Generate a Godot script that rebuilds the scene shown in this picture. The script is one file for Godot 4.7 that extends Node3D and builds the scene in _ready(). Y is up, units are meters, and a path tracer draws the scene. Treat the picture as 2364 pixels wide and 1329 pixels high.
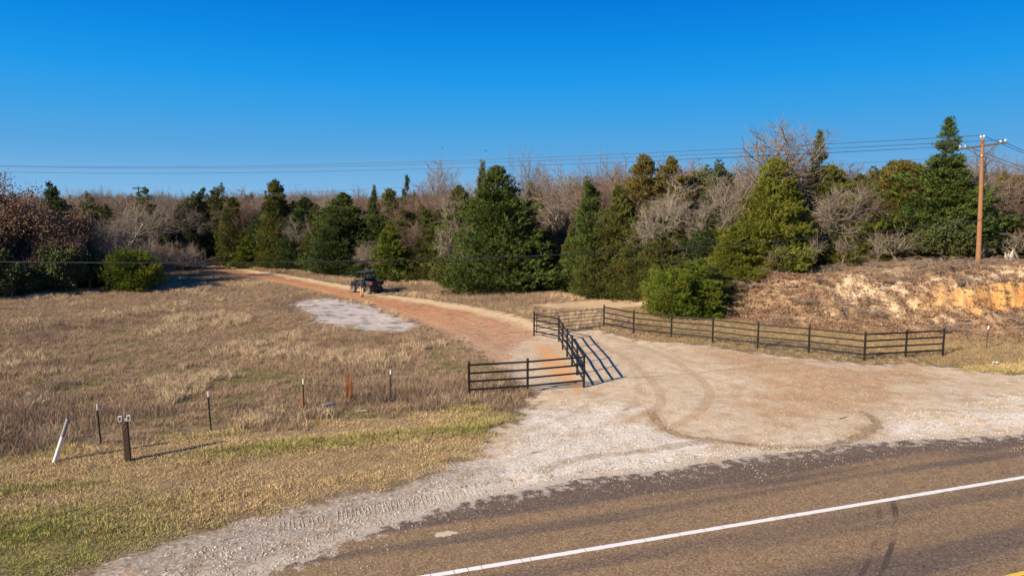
extends Node3D
# Metres, y up. The camera looks along -z; "d" below is the distance ahead of it (d = -z).

const ROAD_U := Vector2(0.952, 0.307)      # along the highway (x, d)
const ROAD_N := Vector2(-0.307, 0.952)     # across it, away from the camera
const APRON := [Vector2(-60, -2.9), Vector2(-9.49, 13.43), Vector2(-8.08, 15.11), Vector2(-6.71, 16.24), Vector2(-4.86, 17.40), Vector2(-3.07, 18.42), Vector2(-1.37, 20.45), Vector2(-0.78, 22.97), Vector2(0.13, 24.46), Vector2(0.58, 27.09), Vector2(-0.13, 29.54), Vector2(-0.66, 32.01), Vector2(-0.29, 37.17), Vector2(1.35, 41.12), Vector2(3.99, 42.86), Vector2(5.77, 42.32), Vector2(7.19, 39.72), Vector2(9.09, 38.40), Vector2(11.13, 37.17), Vector2(13.05, 35.57), Vector2(15.17, 34.30), Vector2(17.45, 33.12), Vector2(20.00, 33.31), Vector2(23.61, 30.81), Vector2(45, 36), Vector2(75, 41), Vector2(75, 10), Vector2(20, 0), Vector2(-60, -20)]
const DRIVE := [Vector2(-47.5, 101.0), Vector2(-43.5, 93.5), Vector2(-39.76, 87.73), Vector2(-29.93, 75.47), Vector2(-19.72, 64.03), Vector2(-12.30, 54.55), Vector2(-6.43, 45.10), Vector2(-3.63, 39.72), Vector2(-1.88, 35.46), Vector2(-0.87, 32.01), Vector2(0.37, 32.01), Vector2(1.87, 37.17), Vector2(3.99, 41.86), Vector2(1.43, 46.35), Vector2(-1.71, 51.44), Vector2(-6.24, 56.65), Vector2(-10.84, 60.12), Vector2(-17.68, 68.89), Vector2(-27.83, 80.59), Vector2(-38.8, 91.79), Vector2(-42.5, 100.0)]
const PALE := [Vector2(-40.42, 91.79), Vector2(-28.21, 81.70), Vector2(-17.99, 70.11), Vector2(-11.07, 61.37), Vector2(-6.24, 56.65), Vector2(-1.72, 51.67), Vector2(1.73, 46.35), Vector2(4.03, 42.32), Vector2(2.92, 38.40), Vector2(1.54, 41.12), Vector2(-0.34, 44.25), Vector2(-3.20, 48.87), Vector2(-6.87, 53.07), Vector2(-11.06, 57.20), Vector2(-16.45, 64.03), Vector2(-26.08, 75.47), Vector2(-36.18, 85.83)]
const PAD := [Vector2(-18.07, 54.05), Vector2(-17.56, 56.92), Vector2(-15.23, 57.76), Vector2(-11.34, 53.31), Vector2(-8.46, 48.46), Vector2(-5.80, 44.25), Vector2(-6.41, 41.12), Vector2(-7.78, 41.41), Vector2(-10.83, 42.94), Vector2(-13.39, 45.10), Vector2(-15.11, 48.87)]
const TRACK := [Vector2(0.96, 53.31), Vector2(4.14, 54.80), Vector2(8.06, 57.76), Vector2(12.0, 58.5), Vector2(17.0, 53.0), Vector2(15.5, 51.0), Vector2(10.66, 53.05), Vector2(7.22, 51.67), Vector2(3.19, 50.77)]
const WHITE := [Vector2(-0.03, 24.46), Vector2(2.08, 27.09), Vector2(4.10, 26.46), Vector2(5.08, 24.46), Vector2(5.57, 22.51), Vector2(8.69, 21.43), Vector2(12.06, 22.51), Vector2(14.02, 24.46), Vector2(21.33, 27.75), Vector2(45, 33), Vector2(45, 29), Vector2(17.43, 22.31), Vector2(11.32, 20.6), Vector2(6.78, 19.3), Vector2(2.67, 18.0), Vector2(0.21, 16.8), Vector2(-1.96, 15.6), Vector2(-3.78, 14.3), Vector2(-5.25, 13.0), Vector2(-40, 2.4), Vector2(-40, 3.6), Vector2(-7.69, 13.8), Vector2(-6.53, 15.77), Vector2(-3.35, 17.97), Vector2(-1.35, 20.08)]
const DIRT := [Vector2(9.07, 37.17), Vector2(13.01, 35.46), Vector2(17.45, 33.12), Vector2(19.99, 32.93), Vector2(20.42, 30.32), Vector2(16.00, 26.77), Vector2(13.55, 24.46), Vector2(10.90, 23.20), Vector2(8.62, 23.20), Vector2(8.66, 26.15), Vector2(10.32, 29.54), Vector2(9.76, 32.93)]
const CLAY := [Vector2(0.9, 39.72), Vector2(2.79, 37.17), Vector2(3.1, 31.15), Vector2(3.2, 28.80), Vector2(3.8, 28.23), Vector2(2.65, 27.45), Vector2(1.9, 29.16), Vector2(1.31, 32.01), Vector2(1.09, 35.79)]
const TIRE_A := [Vector2(4.29, 40.83), Vector2(5.23, 37.17), Vector2(5.96, 33.12), Vector2(6.21, 29.16), Vector2(6.08, 27.09), Vector2(5.63, 25.56), Vector2(4.78, 24.57), Vector2(4.00, 23.69)]
const TIRE_B := [Vector2(5.67, 40.41), Vector2(7.51, 36.58), Vector2(8.35, 31.57), Vector2(8.42, 28.80), Vector2(7.95, 26.77), Vector2(6.91, 24.73), Vector2(5.80, 23.44), Vector2(5.06, 22.87)]
const TIRE_C := [Vector2(10.4, 24.3), Vector2(9.4, 25.6), Vector2(9.13, 27.09), Vector2(9.91, 28.80), Vector2(10.65, 29.39), Vector2(11.90, 30.16)]
const WHEEL_A := [Vector2(5.4, 38.4), Vector2(8.67, 32.01), Vector2(11.29, 28.09), Vector2(14.79, 26.15), Vector2(19.92, 25.86)]
const WHEEL_B := [Vector2(7.15, 37.17), Vector2(11.17, 30.32), Vector2(15.19, 28.58), Vector2(21.58, 28.09)]
const WHEEL_C := [Vector2(4.6, 38.17), Vector2(4.86, 30.54), Vector2(3.6, 25.6), Vector2(0.98, 22.06), Vector2(-2.29, 19.05)]
const WHEEL_D := [Vector2(-15.0, 60.0), Vector2(-8.0, 50.5), Vector2(-3.0, 43.5), Vector2(1.6, 40.6), Vector2(4.3, 37.5), Vector2(7.2, 32.5)]
const DEBRIS := [Vector2(5.26, 24.89), Vector2(5.28, 23.54), Vector2(5.57, 22.51), Vector2(6.17, 21.98), Vector2(7.33, 21.55), Vector2(8.61, 21.23), Vector2(10.04, 21.31), Vector2(11.35, 21.98), Vector2(12.52, 22.97), Vector2(13.01, 23.69), Vector2(13.18, 25.00)]
const DEBRIS_B := [Vector2(6.53, 21.72), Vector2(4.35, 20.83), Vector2(2.93, 20.45), Vector2(1.81, 19.90), Vector2(0.85, 19.05)]
const TREAD_A := [Vector2(-3.05, 18.73), Vector2(-1.34, 20.01), Vector2(0.56, 21.47)]
const TREAD_B := [Vector2(-5.65, 15.65), Vector2(-3.15, 16.86), Vector2(-0.65, 17.82)]
const RUTS := [Vector2(-27.0, 37.4), Vector2(-23.71, 39.05), Vector2(-20.53, 41.86), Vector2(-17.53, 46.91), Vector2(-16.10, 52.13)]
const NEAR := Rect2(-34, 8, 80, 36)        # ground tiles in (x, d)
const FAR := Rect2(-80, 44, 160, 80)

# kind, tint, x, d, height of the tip above the road, crown width, label
const TREES := [
	["rust", "rust", -44.8, 63.0, 8.0, 8.4, "oak holding rust brown leaves at the edge of the dark shrubs"],
	["rust", "rust", -49.2, 66.0, 9.1, 8.4, "smaller brown leaved oak half behind the dark shrubs"],
	["rust", "rust", -41.0, 64.0, 6.8, 5.3, "low brown leaved oak between the dark shrubs and the spreading oak"],
	["bare", "pale", -38.0, 70.0, 7.7, 9.7, "low spreading pale leafless oak above the rounded cedar bush"],
	["ragged", "dark", -59.3, 90.0, 11.1, 6.3, "dark green cedar rising behind the rust leaved oak"],
	["ragged", "olive", -46.6, 88.0, 10.3, 5.6, "olive cedar with twin tips behind the low spreading oak"],
	["full", "dark", -46.3, 93.0, 5.3, 5.9, "dark cedar where the dirt road enters the wood"],
	["bush", "bright", -35.2, 63.0, 3.4, 3.9, "rounded bright green cedar bush alone at the field edge"],
	["small", "bright", -34.3, 88.0, 4.1, 4.2, "bright young cedar beside the road where it enters the wood"],
	["bush", "bright", -30.5, 87.0, 2.6, 3.3, "low bright cedar bush next to the young roadside cedar"],
	["ragged", "olive", -42.8, 100.0, 11.3, 5.1, "olive cedar standing over the end of the dirt road"],
	["ragged", "olive", -46.7, 97.0, 9.2, 4.6, "thin olive cedar above the road bend"],
	["full", "olive", -29.9, 88.0, 11.2, 5.8, "tall olive cedar with a forked tip above the roadside shrubs"],
	["full", "dark", -26.2, 86.0, 9.0, 6.5, "dark drooping cedar between the forked cedar and the leaning one"],
	["full", "green", -19.6, 81.0, 9.4, 8.7, "broad dark green cedar with stacked boughs behind the vehicle"],
	["spire", "green", -18.0, 88.0, 10.7, 4.5, "pointed cedar tip over the broad stacked cedar"],
	["small", "dark", -14.7, 96.0, 12.1, 3.2, "small dark cone of a cedar top standing out over bare oaks"],
	["bare", "grey", -10.3, 98.0, 13.3, 8.1, "tall round crowned leafless oak beside the cedar cone"],
	["small", "bright", -12.6, 72.0, 6.2, 4.8, "small yellow green pyramid cedar just behind the vehicle"],
	["bare", "white", -5.3, 68.0, 8.9, 6.5, "whitish bare tree with limbs fanning against the great cedar"],
	["full", "green", -0.9, 63.5, 11.4, 9.0, "great dense pyramid cedar, broadest of the wood edge"],
	["spire", "olive", -2.9, 72.0, 12.7, 5.0, "tall olive cedar tips just behind the great pyramid cedar"],
	["bare", "grey", 1.6, 76.0, 12.8, 5.8, "leafless oak with open top beside the great pyramid cedar"],
	["bare", "grey", 4.7, 72.0, 11.9, 5.9, "grey leafless oak over the gap past the great cedar"],
	["bare", "grey", 9.9, 75.0, 12.5, 6.6, "leafless oak with upright twigs over the narrow cedar"],
	["ragged", "green", 7.2, 60.0, 10.4, 4.8, "narrow dark cedar with a crooked top behind the pipe gate"],
	["full", "olive", 7.3, 58.5, 5.6, 3.9, "olive green lower cedar at the foot of the narrow crooked one"],
	["full", "bronze", 11.4, 60.0, 12.2, 7.2, "bronze green cedar with a split top over tangled oak limbs"],
	["full", "bronze", 14.1, 60.0, 12.0, 5.7, "bronze cedar with one pointed top beside the split one"],
	["full", "olive", 9.6, 58.5, 4.7, 3.0, "short olive cedar under the tangled oak limbs"],
	["bare", "white", 15.8, 60.5, 10.1, 11.5, "pale tangled leafless oak behind the leafy cedar bush"],
	["bare", "white", 13.1, 65.0, 9.3, 9.9, "pale leafless oak with low drooping limbs above the sandy track"],
	["bush", "bright", 11.0, 47.3, 3.1, 3.0, "bright green cedar bush growing against the pipe fence"],
	["ragged", "bright", 13.1, 48.0, 4.2, 4.0, "bright pointed cedar crowding the bush at the pipe fence"],
	["ragged", "olive", 14.8, 49.5, 3.6, 3.8, "ragged olive cedar leaning over the fence side bush"],
	["bare", "grey", 22.7, 58.0, 13.8, 11.4, "highest leafless oak, crown spread wide over yellow green cedar"],
	["full", "yellow", 19.6, 52.5, 11.4, 6.3, "yellow green cedar tangled inside the highest oak"],
	["full", "yellow", 16.4, 51.0, 6.3, 3.6, "yellow green young cedar at the end of the bank"],
	["spire", "olive", 25.4, 57.0, 14.0, 6.0, "dark wiry cedar with a spire behind the highest oak"],
	["full", "yellow", 25.9, 55.0, 11.0, 5.6, "bright yellow green cedar between the oak and the bronze cedar"],
	["bare", "brown", 28.7, 56.0, 8.7, 4.3, "brown dry leafless tree squeezed between two cedars"],
	["full", "bronze", 31.7, 57.0, 11.5, 8.7, "bronze tinted broad cedar touching the tall spire cedar"],
	["spire", "green", 33.6, 54.0, 14.7, 8.0, "tall spire cedar with layered boughs near the utility pole"],
	["bare", "grey", 44.7, 62.0, 12.7, 8.2, "wide leafless oak behind the utility pole"],
	["ragged", "yellow", 41.8, 58.0, 9.4, 4.8, "mustard green cedar just behind the utility pole"],
	["bare", "brown", 42.9, 56.0, 10.4, 5.3, "brown leafless oak past the utility pole"],
	["full", "olive", -8.3, 72.0, 5.8, 5.5, "olive cedar behind the white limbed tree"],
	["full", "dark", -7.2, 80.0, 8.2, 5.6, "dark olive cedar half hidden behind the white limbed tree"],
	["full", "dark", -42.3, 67.0, 4.8, 4.2, "dark low cedar between the brown oaks and the rounded bush"],
	["full", "olive", -42.3, 84.0, 3.4, 5.0, "low olive cedar by the road bend"],
	["ragged", "olive", -55.6, 90.0, 9.1, 5.1, "olive cedar just past the dark cedar of the brown oaks"],
	["spire", "dark", -51.8, 88.0, 8.2, 4.5, "slim dark cedar above the low spreading oak crown"],
	["ragged", "dark", -46.0, 101.0, 10.7, 5.7, "dark cedar towering over the road bend shrubs"],
	["full", "olive", -36.7, 91.0, 9.1, 5.2, "full olive cedar over the bright young one"],
	["ragged", "dark", -33.2, 90.0, 7.4, 4.6, "dark ragged cedar between the young cedar and the forked one"],
	["ragged", "olive", -23.8, 84.0, 8.2, 5.0, "olive ragged cedar between the drooping and the stacked cedar"],
	["full", "dark", -20.3, 79.0, 6.7, 5.5, "dark full cedar leaning on the stacked cedar"],
	["ragged", "green", -16.2, 80.0, 7.2, 4.6, "green ragged cedar behind the small pyramid cedar"],
	["full", "dark", -16.0, 76.0, 2.6, 4.3, "dark low cedar beside the small pyramid cedar"],
	["ragged", "olive", -9.5, 76.0, 8.1, 4.8, "olive ragged cedar between the cone and the white limbed tree"],
	["full", "olive", -4.9, 68.0, 9.8, 5.6, "olive cedar leaning to the great cedar"],
	["ragged", "dark", 3.2, 64.0, 6.0, 3.6, "dark cedar tucked under the great cedar side"],
	["ragged", "olive", 5.6, 62.0, 6.1, 3.1, "olive cedar in the gap past the great cedar"],
	["full", "olive", 9.1, 59.0, 9.5, 4.9, "olive bronze cedar leaning on the crooked one"],
	["full", "olive", 10.4, 57.0, 5.5, 4.0, "olive cedar mass under the split bronze top"],
	["ragged", "olive", 12.3, 56.0, 6.9, 4.3, "olive cedar mass under the single pointed bronze top"],
	["ragged", "dark", 15.8, 54.5, 8.0, 4.1, "dark cedar glimpsed through the pale tangled oak"],
	["ragged", "yellow", 18.1, 52.0, 8.6, 4.0, "yellow green cedar flank of the tangled one"],
	["ragged", "dark", 24.1, 57.0, 9.1, 4.3, "dark cedar flank under the highest oak"],
	["ragged", "olive", 29.2, 57.0, 10.3, 4.3, "olive cedar top peeping over the dry brown tree"],
	["full", "yellow", 29.2, 55.0, 6.2, 4.2, "yellow green cedar skirt below the broad bronze cedar"],
	["ragged", "green", 32.9, 56.0, 9.4, 6.4, "green cedar wedge between the bronze one and the spire"],
	["ragged", "dark", 37.2, 56.0, 8.0, 3.5, "dark cedar just under the pole wires"],
	["full", "olive", 38.6, 55.0, 6.2, 3.8, "olive cedar mass close past the utility pole"],
	["bare", "white", 19.0, 59.0, 10.6, 9.3, "pale oak with twisted limbs between bush and highest oak"],
	["bare", "white", 10.9, 67.0, 8.9, 10.6, "pale thin limbed oak over the sandy track end"],
	["bare", "grey", 6.4, 68.0, 8.9, 6.5, "grey leafless oak between the great cedar and the crooked cedar"],
	["bare", "white", -4.1, 66.0, 6.0, 5.0, "short white limbed tree crouching at the great cedar"],
	["bare", "white", 13.0, 56.5, 8.7, 6.1, "pale oak with thin drooping limbs before the bronze cedars"],
	["bare", "pale", 16.2, 54.0, 9.7, 5.1, "pale oak with thin limbs in front of the dark glimpsed cedar"],
	["bare", "pale", 24.6, 54.0, 9.3, 5.8, "pale twiggy oak in front of the bright yellow green cedar"],
	["bare", "pale", -26.1, 84.0, 6.6, 5.8, "pale twiggy tree in front of the drooping cedar"],
	["bare", "pale", -14.5, 73.5, 3.9, 4.2, "pale twiggy tree beside the small pyramid cedar"],
	["bare", "pale", -24.6, 88.0, 7.7, 7.2, "pale leafless oak between the drooping cedar and the stacked cedar"],
	["bare", "pale", -34.8, 93.0, 8.2, 7.6, "pale leafless oak over the young roadside cedar"],
	["bare", "pale", -43.4, 72.0, 5.8, 6.4, "pale leafless tree between the brown oak and the spreading oak"],
	["bare", "grey", 27.9, 56.5, 6.2, 5.4, "grey twiggy tree hanging over the middle of the bank"],
	["ragged", "olive", 31.1, 54.0, 4.9, 4.8, "olive cedar skirt under the spire cedar"],
	["full", "green", 34.3, 54.5, 9.7, 7.4, "broad dark cedar body around the foot of the spire"],
	["bare", "brown", -10.4, 74.0, 5.8, 5.6, "brown twiggy tree between the vehicle and the white limbed tree"],
]

var rng := RandomNumberGenerator.new()
var wobble := FastNoiseLite.new()
var names := {}
var mats := {}
var shapes := {}


# ------------------------------------------------------------------ mesh collector
class Shape:
	var v := PackedVector3Array()
	var n := PackedVector3Array()
	var c := PackedColorArray()
	var col := Color.WHITE
	func tri(a: Vector3, b: Vector3, d: Vector3) -> void:      # clockwise seen from outside
		var k := (d - a).cross(b - a).normalized()
		v.append(a); v.append(b); v.append(d)
		n.append(k); n.append(k); n.append(k)
		c.append(col); c.append(col); c.append(col)
	func quad(a: Vector3, b: Vector3, d: Vector3, e: Vector3) -> void:
		tri(a, b, d); tri(a, d, e)
	func smooth(p: Array, k: Array) -> void:
		for i in 3:
			v.append(p[i]); n.append(k[i]); c.append(col)
	func box(at: Vector3, size: Vector3, turn := Basis.IDENTITY, bevel := 0.0) -> void:
		# a box whose vertical and horizontal edges are chamfered by bevel
		var h := size * 0.5
		var b: float = minf(bevel, minf(h.x, minf(h.y, h.z)) * 0.8)
		if b <= 0.0:
			var p := []
			for i in 8:
				p.append(at + turn * Vector3(h.x if i & 1 else -h.x, h.y if i & 2 else -h.y, h.z if i & 4 else -h.z))
			for f in [[0, 2, 3, 1], [5, 7, 6, 4], [4, 6, 2, 0], [1, 3, 7, 5], [2, 6, 7, 3], [4, 0, 1, 5]]:
				quad(p[f[0]], p[f[1]], p[f[2]], p[f[3]])
			return
		hull(at, h, b, turn)
	func hull(at: Vector3, h: Vector3, b: float, turn: Basis) -> void:
		var sgn := [-1.0, 1.0]
		for ax in 3:
			var u := (ax + 1) % 3
			var w := (ax + 2) % 3
			for s in sgn:
				var q := []
				for k in [[-1, -1], [1, -1], [1, 1], [-1, 1]]:
					var p := Vector3.ZERO
					p[ax] = h[ax] * s
					p[u] = (h[u] - b) * k[0]
					p[w] = (h[w] - b) * k[1]
					q.append(at + turn * p)
				if s > 0:
					quad(q[0], q[3], q[2], q[1])
				else:
					quad(q[0], q[1], q[2], q[3])
		for ax in 3:                         # edges along ax
			var u := (ax + 1) % 3
			var w := (ax + 2) % 3
			for su in sgn:
				for sw in sgn:
					var q := []
					for e in [[-1, 0], [1, 0], [1, 1], [-1, 1]]:
						var p := Vector3.ZERO
						p[ax] = (h[ax] - b) * e[0]
						p[u] = (h[u] if e[1] == 0 else h[u] - b) * su
						p[w] = (h[w] - b if e[1] == 0 else h[w]) * sw
						q.append(at + turn * p)
					if su * sw > 0:
						quad(q[0], q[3], q[2], q[1])
					else:
						quad(q[0], q[1], q[2], q[3])
		for sx in sgn:
			for sy in sgn:
				for sz in sgn:
					var s := Vector3(sx, sy, sz)
					var a := at + turn * (Vector3(h.x, h.y - b, h.z - b) * s)
					var d := at + turn * (Vector3(h.x - b, h.y, h.z - b) * s)
					var e := at + turn * (Vector3(h.x - b, h.y - b, h.z) * s)
					if sx * sy * sz > 0:
						tri(a, e, d)
					else:
						tri(a, d, e)
	func tube(p0: Vector3, p1: Vector3, r0: float, r1: float, sides := 8, caps := true) -> void:
		var ax := (p1 - p0).normalized()
		var u := ax.cross(Vector3.UP if absf(ax.y) < 0.9 else Vector3.RIGHT).normalized()
		var w := ax.cross(u)
		var o0 := p0 + u * r0
		var o1 := p1 + u * r1
		var k0 := u
		for i in sides:
			var g := TAU * (i + 1) / sides
			var k1 := u * cos(g) + w * sin(g)
			var q0 := p0 + k1 * r0
			var q1 := p1 + k1 * r1
			v.append(o0); v.append(o1); v.append(q1)
			n.append(k0); n.append(k0); n.append(k1)
			c.append(col); c.append(col); c.append(col)
			if r0 > 0.0:
				v.append(o0); v.append(q1); v.append(q0)
				n.append(k0); n.append(k1); n.append(k1)
				c.append(col); c.append(col); c.append(col)
			if caps:
				tri(p1, q1, o1)
				tri(p0, o0, q0)
			o0 = q0; o1 = q1; k0 = k1
	func pipe(pts: Array, r: float, sides := 6) -> void:
		for i in pts.size() - 1:
			tube(pts[i], pts[i + 1], r, r, sides, false)
	func lathe(at: Vector3, prof: Array, ax: Vector3, sides := 16) -> void:     # prof: [radius, along]
		var u := ax.cross(Vector3.UP if absf(ax.y) < 0.9 else Vector3.RIGHT).normalized()
		var w := ax.cross(u)
		for i in sides:
			var d0 := u * cos(TAU * i / sides) + w * sin(TAU * i / sides)
			var d1 := u * cos(TAU * (i + 1) / sides) + w * sin(TAU * (i + 1) / sides)
			for j in prof.size() - 1:
				var a: Vector3 = at + d0 * prof[j][0] + ax * prof[j][1]
				var b: Vector3 = at + d0 * prof[j + 1][0] + ax * prof[j + 1][1]
				var e: Vector3 = at + d1 * prof[j + 1][0] + ax * prof[j + 1][1]
				var f: Vector3 = at + d1 * prof[j][0] + ax * prof[j][1]
				if prof[j + 1][0] > 0.0: tri(a, b, e)
				if prof[j][0] > 0.0: tri(a, e, f)
	func mesh(m: Material = null) -> ArrayMesh:
		var am := ArrayMesh.new()
		var arr := []
		arr.resize(Mesh.ARRAY_MAX)
		arr[Mesh.ARRAY_VERTEX] = v
		arr[Mesh.ARRAY_NORMAL] = n
		arr[Mesh.ARRAY_COLOR] = c
		am.add_surface_from_arrays(Mesh.PRIMITIVE_TRIANGLES, arr)
		if m: am.surface_set_material(0, m)
		return am


# ------------------------------------------------------------------ naming helpers
func numbered(called: String) -> String:
	var k: int = names.get(called, 0)
	names[called] = k + 1
	return called if k == 0 else "%s_%03d" % [called, k]

func tag(o: Node3D, label: String, category: String, group := "", kind := "") -> Node3D:
	o.set_meta("label", label)
	if category: o.set_meta("category", category)
	if group: o.set_meta("group", group)
	if kind: o.set_meta("kind", kind)
	return o

func thing(called: String, label: String, category: String, at := Vector3.ZERO, turn := 0.0, group := "") -> Node3D:
	var o := Node3D.new()
	o.name = numbered(called)
	add_child(o)
	o.position = at
	o.rotation.y = turn
	tag(o, label, category, group)
	return o

func part(called: String, m: Mesh, mat: Material, parent: Node) -> MeshInstance3D:
	var o := MeshInstance3D.new()
	o.name = called if parent != self else numbered(called)
	o.mesh = m
	if mat: o.material_override = mat
	parent.add_child(o, true)
	return o

func put(called: String, s: Shape, mat: Material, parent: Node) -> MeshInstance3D:
	return part(called, s.mesh(), mat, parent)

func scatter(called: String, m: Mesh, mat: Material, buf: PackedFloat32Array, label: String, category: String) -> void:
	var mm := MultiMesh.new()
	mm.transform_format = MultiMesh.TRANSFORM_3D
	mm.use_colors = true
	mm.mesh = m
	mm.instance_count = buf.size() / 16
	mm.buffer = buf
	var o := MultiMeshInstance3D.new()
	o.name = numbered(called)
	o.multimesh = mm
	o.material_override = mat
	add_child(o)
	tag(o, label, category, "", "stuff")

func push(buf: PackedFloat32Array, b: Basis, o: Vector3, c: Color) -> void:
	buf.append_array(PackedFloat32Array([b.x.x, b.y.x, b.z.x, o.x, b.x.y, b.y.y, b.z.y, o.y, b.x.z, b.y.z, b.z.z, o.z, c.r, c.g, c.b, 1.0]))

func lin(r: float, g: float, b: float) -> Color:
	return Color(r, g, b).linear_to_srgb()

func mat(key: String, r: float, g: float, b: float, rough := 0.9, metal := 0.0) -> StandardMaterial3D:
	if not mats.has(key):
		var m := StandardMaterial3D.new()
		m.resource_name = key
		m.albedo_color = lin(r, g, b)
		m.roughness = rough
		m.metallic = metal
		m.vertex_color_use_as_albedo = true
		mats[key] = m
	return mats[key]

func leafy(key: String, r: float, g: float, b: float, through := 0.25) -> StandardMaterial3D:
	var m := mat(key, r, g, b, 0.75)
	m.cull_mode = BaseMaterial3D.CULL_DISABLED
	m.metallic_specular = 0.25
	m.backlight_enabled = through > 0.0
	m.backlight = Color(through, through, through)
	return m

func grain(key: String, base: StandardMaterial3D, freq: float, lo: Color, hi: Color, scale: Vector3, bump := 0.0) -> StandardMaterial3D:
	var t := NoiseTexture2D.new()
	var f := FastNoiseLite.new()
	f.seed = hash(key) % 1000
	f.frequency = freq
	f.fractal_octaves = 4
	t.noise = f
	t.width = 256
	t.height = 256
	t.seamless = true
	var g := Gradient.new()
	g.set_color(0, lo)
	g.set_color(1, hi)
	t.color_ramp = g
	base.albedo_texture = t
	base.uv1_triplanar = true
	base.uv1_scale = scale
	if bump > 0.0:
		var t2: NoiseTexture2D = t.duplicate()
		t2.color_ramp = null
		t2.as_normal_map = true
		t2.bump_strength = bump
		base.normal_enabled = true
		base.normal_texture = t2
	return base


# ------------------------------------------------------------------ the lie of the land
func toe(x: float) -> float:                 # d at which the cut bank starts to rise
	var p := [Vector2(7, 60), Vector2(11, 52.5), Vector2(14.4, 47.4), Vector2(19, 42.6), Vector2(22.7, 40.2), Vector2(28, 38.6), Vector2(45, 36), Vector2(90, 38)]
	if x <= 7.0: return 60.0 + (7.0 - x) * 4.0
	for i in 7:
		if x <= p[i + 1].x:
			return lerpf(p[i].y, p[i + 1].y, (x - p[i].x) / (p[i + 1].x - p[i].x))
	return 38.0

func bank_t(x: float, d: float) -> float:    # 0 at the toe of the bank, 1 at its rim
	return (d - toe(x) + wobble.get_noise_2d(x * 5.0, d * 2.0) * 1.3) / 7.2

func land(x: float, d: float) -> float:
	var h := wobble.get_noise_2d(x * 2.0, d * 2.0) * 0.12 + wobble.get_noise_2d(x * 9.0 + 70.0, d * 9.0) * 0.045
	var across := ROAD_N.x * x + ROAD_N.y * d
	h *= smoothstep(16.0, 22.0, across)
	if across < 17.6:
		h -= 0.03
	if x > 7.0 and d > 34.0:
		var t := bank_t(x, d)
		if t > 0.0:
			var rise := 2.75 * smoothstep(7.5, 17.0, x) + 1.0 * smoothstep(20.0, 34.0, x)
			var steep := smoothstep(23.0, 30.0, x)
			var soft := 0.45 * smoothstep(0.0, 0.6, t) + 0.55 * smoothstep(0.45, 1.0, t)
			var cut := 0.4 * smoothstep(0.0, 0.5, t) + 0.42 * smoothstep(0.56, 0.68, t) + 0.18 * smoothstep(0.68, 1.05, t)
			var gully := absf(wobble.get_noise_2d(x * 22.0, d * 5.0 + 200.0))
			var rough := wobble.get_noise_2d(x * 14.0, d * 5.0) * 0.45 + wobble.get_noise_2d(x * 40.0, d * 26.0) * 0.30 - maxf(0.0, 0.14 - gully) * 2.6 * smoothstep(17.0, 22.0, x)
			h += rise * lerpf(soft, cut, steep) + rough * smoothstep(0.1, 0.4, t) * (1.0 - smoothstep(0.9, 1.4, t)) * smoothstep(9.0, 16.0, x)
		if d > 95.0:
			h *= 1.0 - 0.7 * smoothstep(95.0, 140.0, d)
	return h

func spot(x: float, d: float, up := 0.0) -> Vector3:
	return Vector3(x, land(x, d) + up, -d)

func edge_of_asphalt(s: float) -> float:
	var p := [Vector2(-14, 14.2), Vector2(-0.88, 14.4), Vector2(0.96, 15.46), Vector2(3.17, 16.3), Vector2(5.6, 16.77), Vector2(8.3, 17.0), Vector2(12.7, 17.0), Vector2(17.5, 16.87), Vector2(23.4, 15.97), Vector2(40, 15.2)]
	var e := 14.2
	if s > 40.0: e = 15.2
	for i in 9:
		if s > p[i].x and s <= p[i + 1].x:
			e = lerpf(p[i].y, p[i + 1].y, (s - p[i].x) / (p[i + 1].x - p[i].x))
	return e + wobble.get_noise_2d(s * 9.0, 300.0) * 0.22 + wobble.get_noise_2d(s * 45.0, 340.0) * 0.1

func inside(p: Vector2, poly: Array, reach := 3.0) -> float:      # signed distance, positive inside
	var best := reach * reach
	var odd := false
	var a: Vector2 = poly[poly.size() - 1]
	for q in poly:
		var b: Vector2 = q
		if (a.y > p.y) != (b.y > p.y) and p.x < (b.x - a.x) * (p.y - a.y) / (b.y - a.y) + a.x:
			odd = not odd
		var e := b - a
		var t := clampf((p - a).dot(e) / e.length_squared(), 0.0, 1.0)
		best = minf(best, p.distance_squared_to(a + e * t))
		a = b
	var r := sqrt(best)
	return r if odd else -r

var fields := {}          # coarse signed distances: [near, far] of PackedFloat32Array
const POLYS := ["apron", "drive", "pale", "pad", "track", "white", "dirt", "clay"]

func survey(r: Rect2, step: float) -> Array:
	var w := int(r.size.x / step) + 1
	var h := int(r.size.y / step) + 1
	var polys := [APRON, DRIVE, PALE, PAD, TRACK, WHITE, DIRT, CLAY]
	var out := []
	for k in polys.size():
		var poly: Array = polys[k]
		var lo := Vector2(1e9, 1e9)
		var hi := -lo
		for q in poly:
			lo = lo.min(q)
			hi = hi.max(q)
		var a := PackedFloat32Array()
		a.resize(w * h)
		a.fill(-3.0)
		for j in h:
			var d := r.position.y + j * step
			if d < lo.y - 3.0 or d > hi.y + 3.0: continue
			for i in w:
				var x := r.position.x + i * step
				if x > lo.x - 3.0 and x < hi.x + 3.0:
					a[j * w + i] = inside(Vector2(x, d), poly)
		out.append(a)
	return [out, w, h, step, r]

func field(k: int, x: float, d: float) -> float:
	var f: Array = fields.near if d < 44.0 else fields.far
	var r: Rect2 = f[4]
	var i := int((x - r.position.x) / f[3] + 0.5)
	var j := int((d - r.position.y) / f[3] + 0.5)
	if i < 0 or j < 0 or i >= f[1] or j >= f[2]: return -3.0
	return f[0][k][j * f[1] + i]


# ------------------------------------------------------------------ ground colour
var lut := PackedByteArray()

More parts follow.
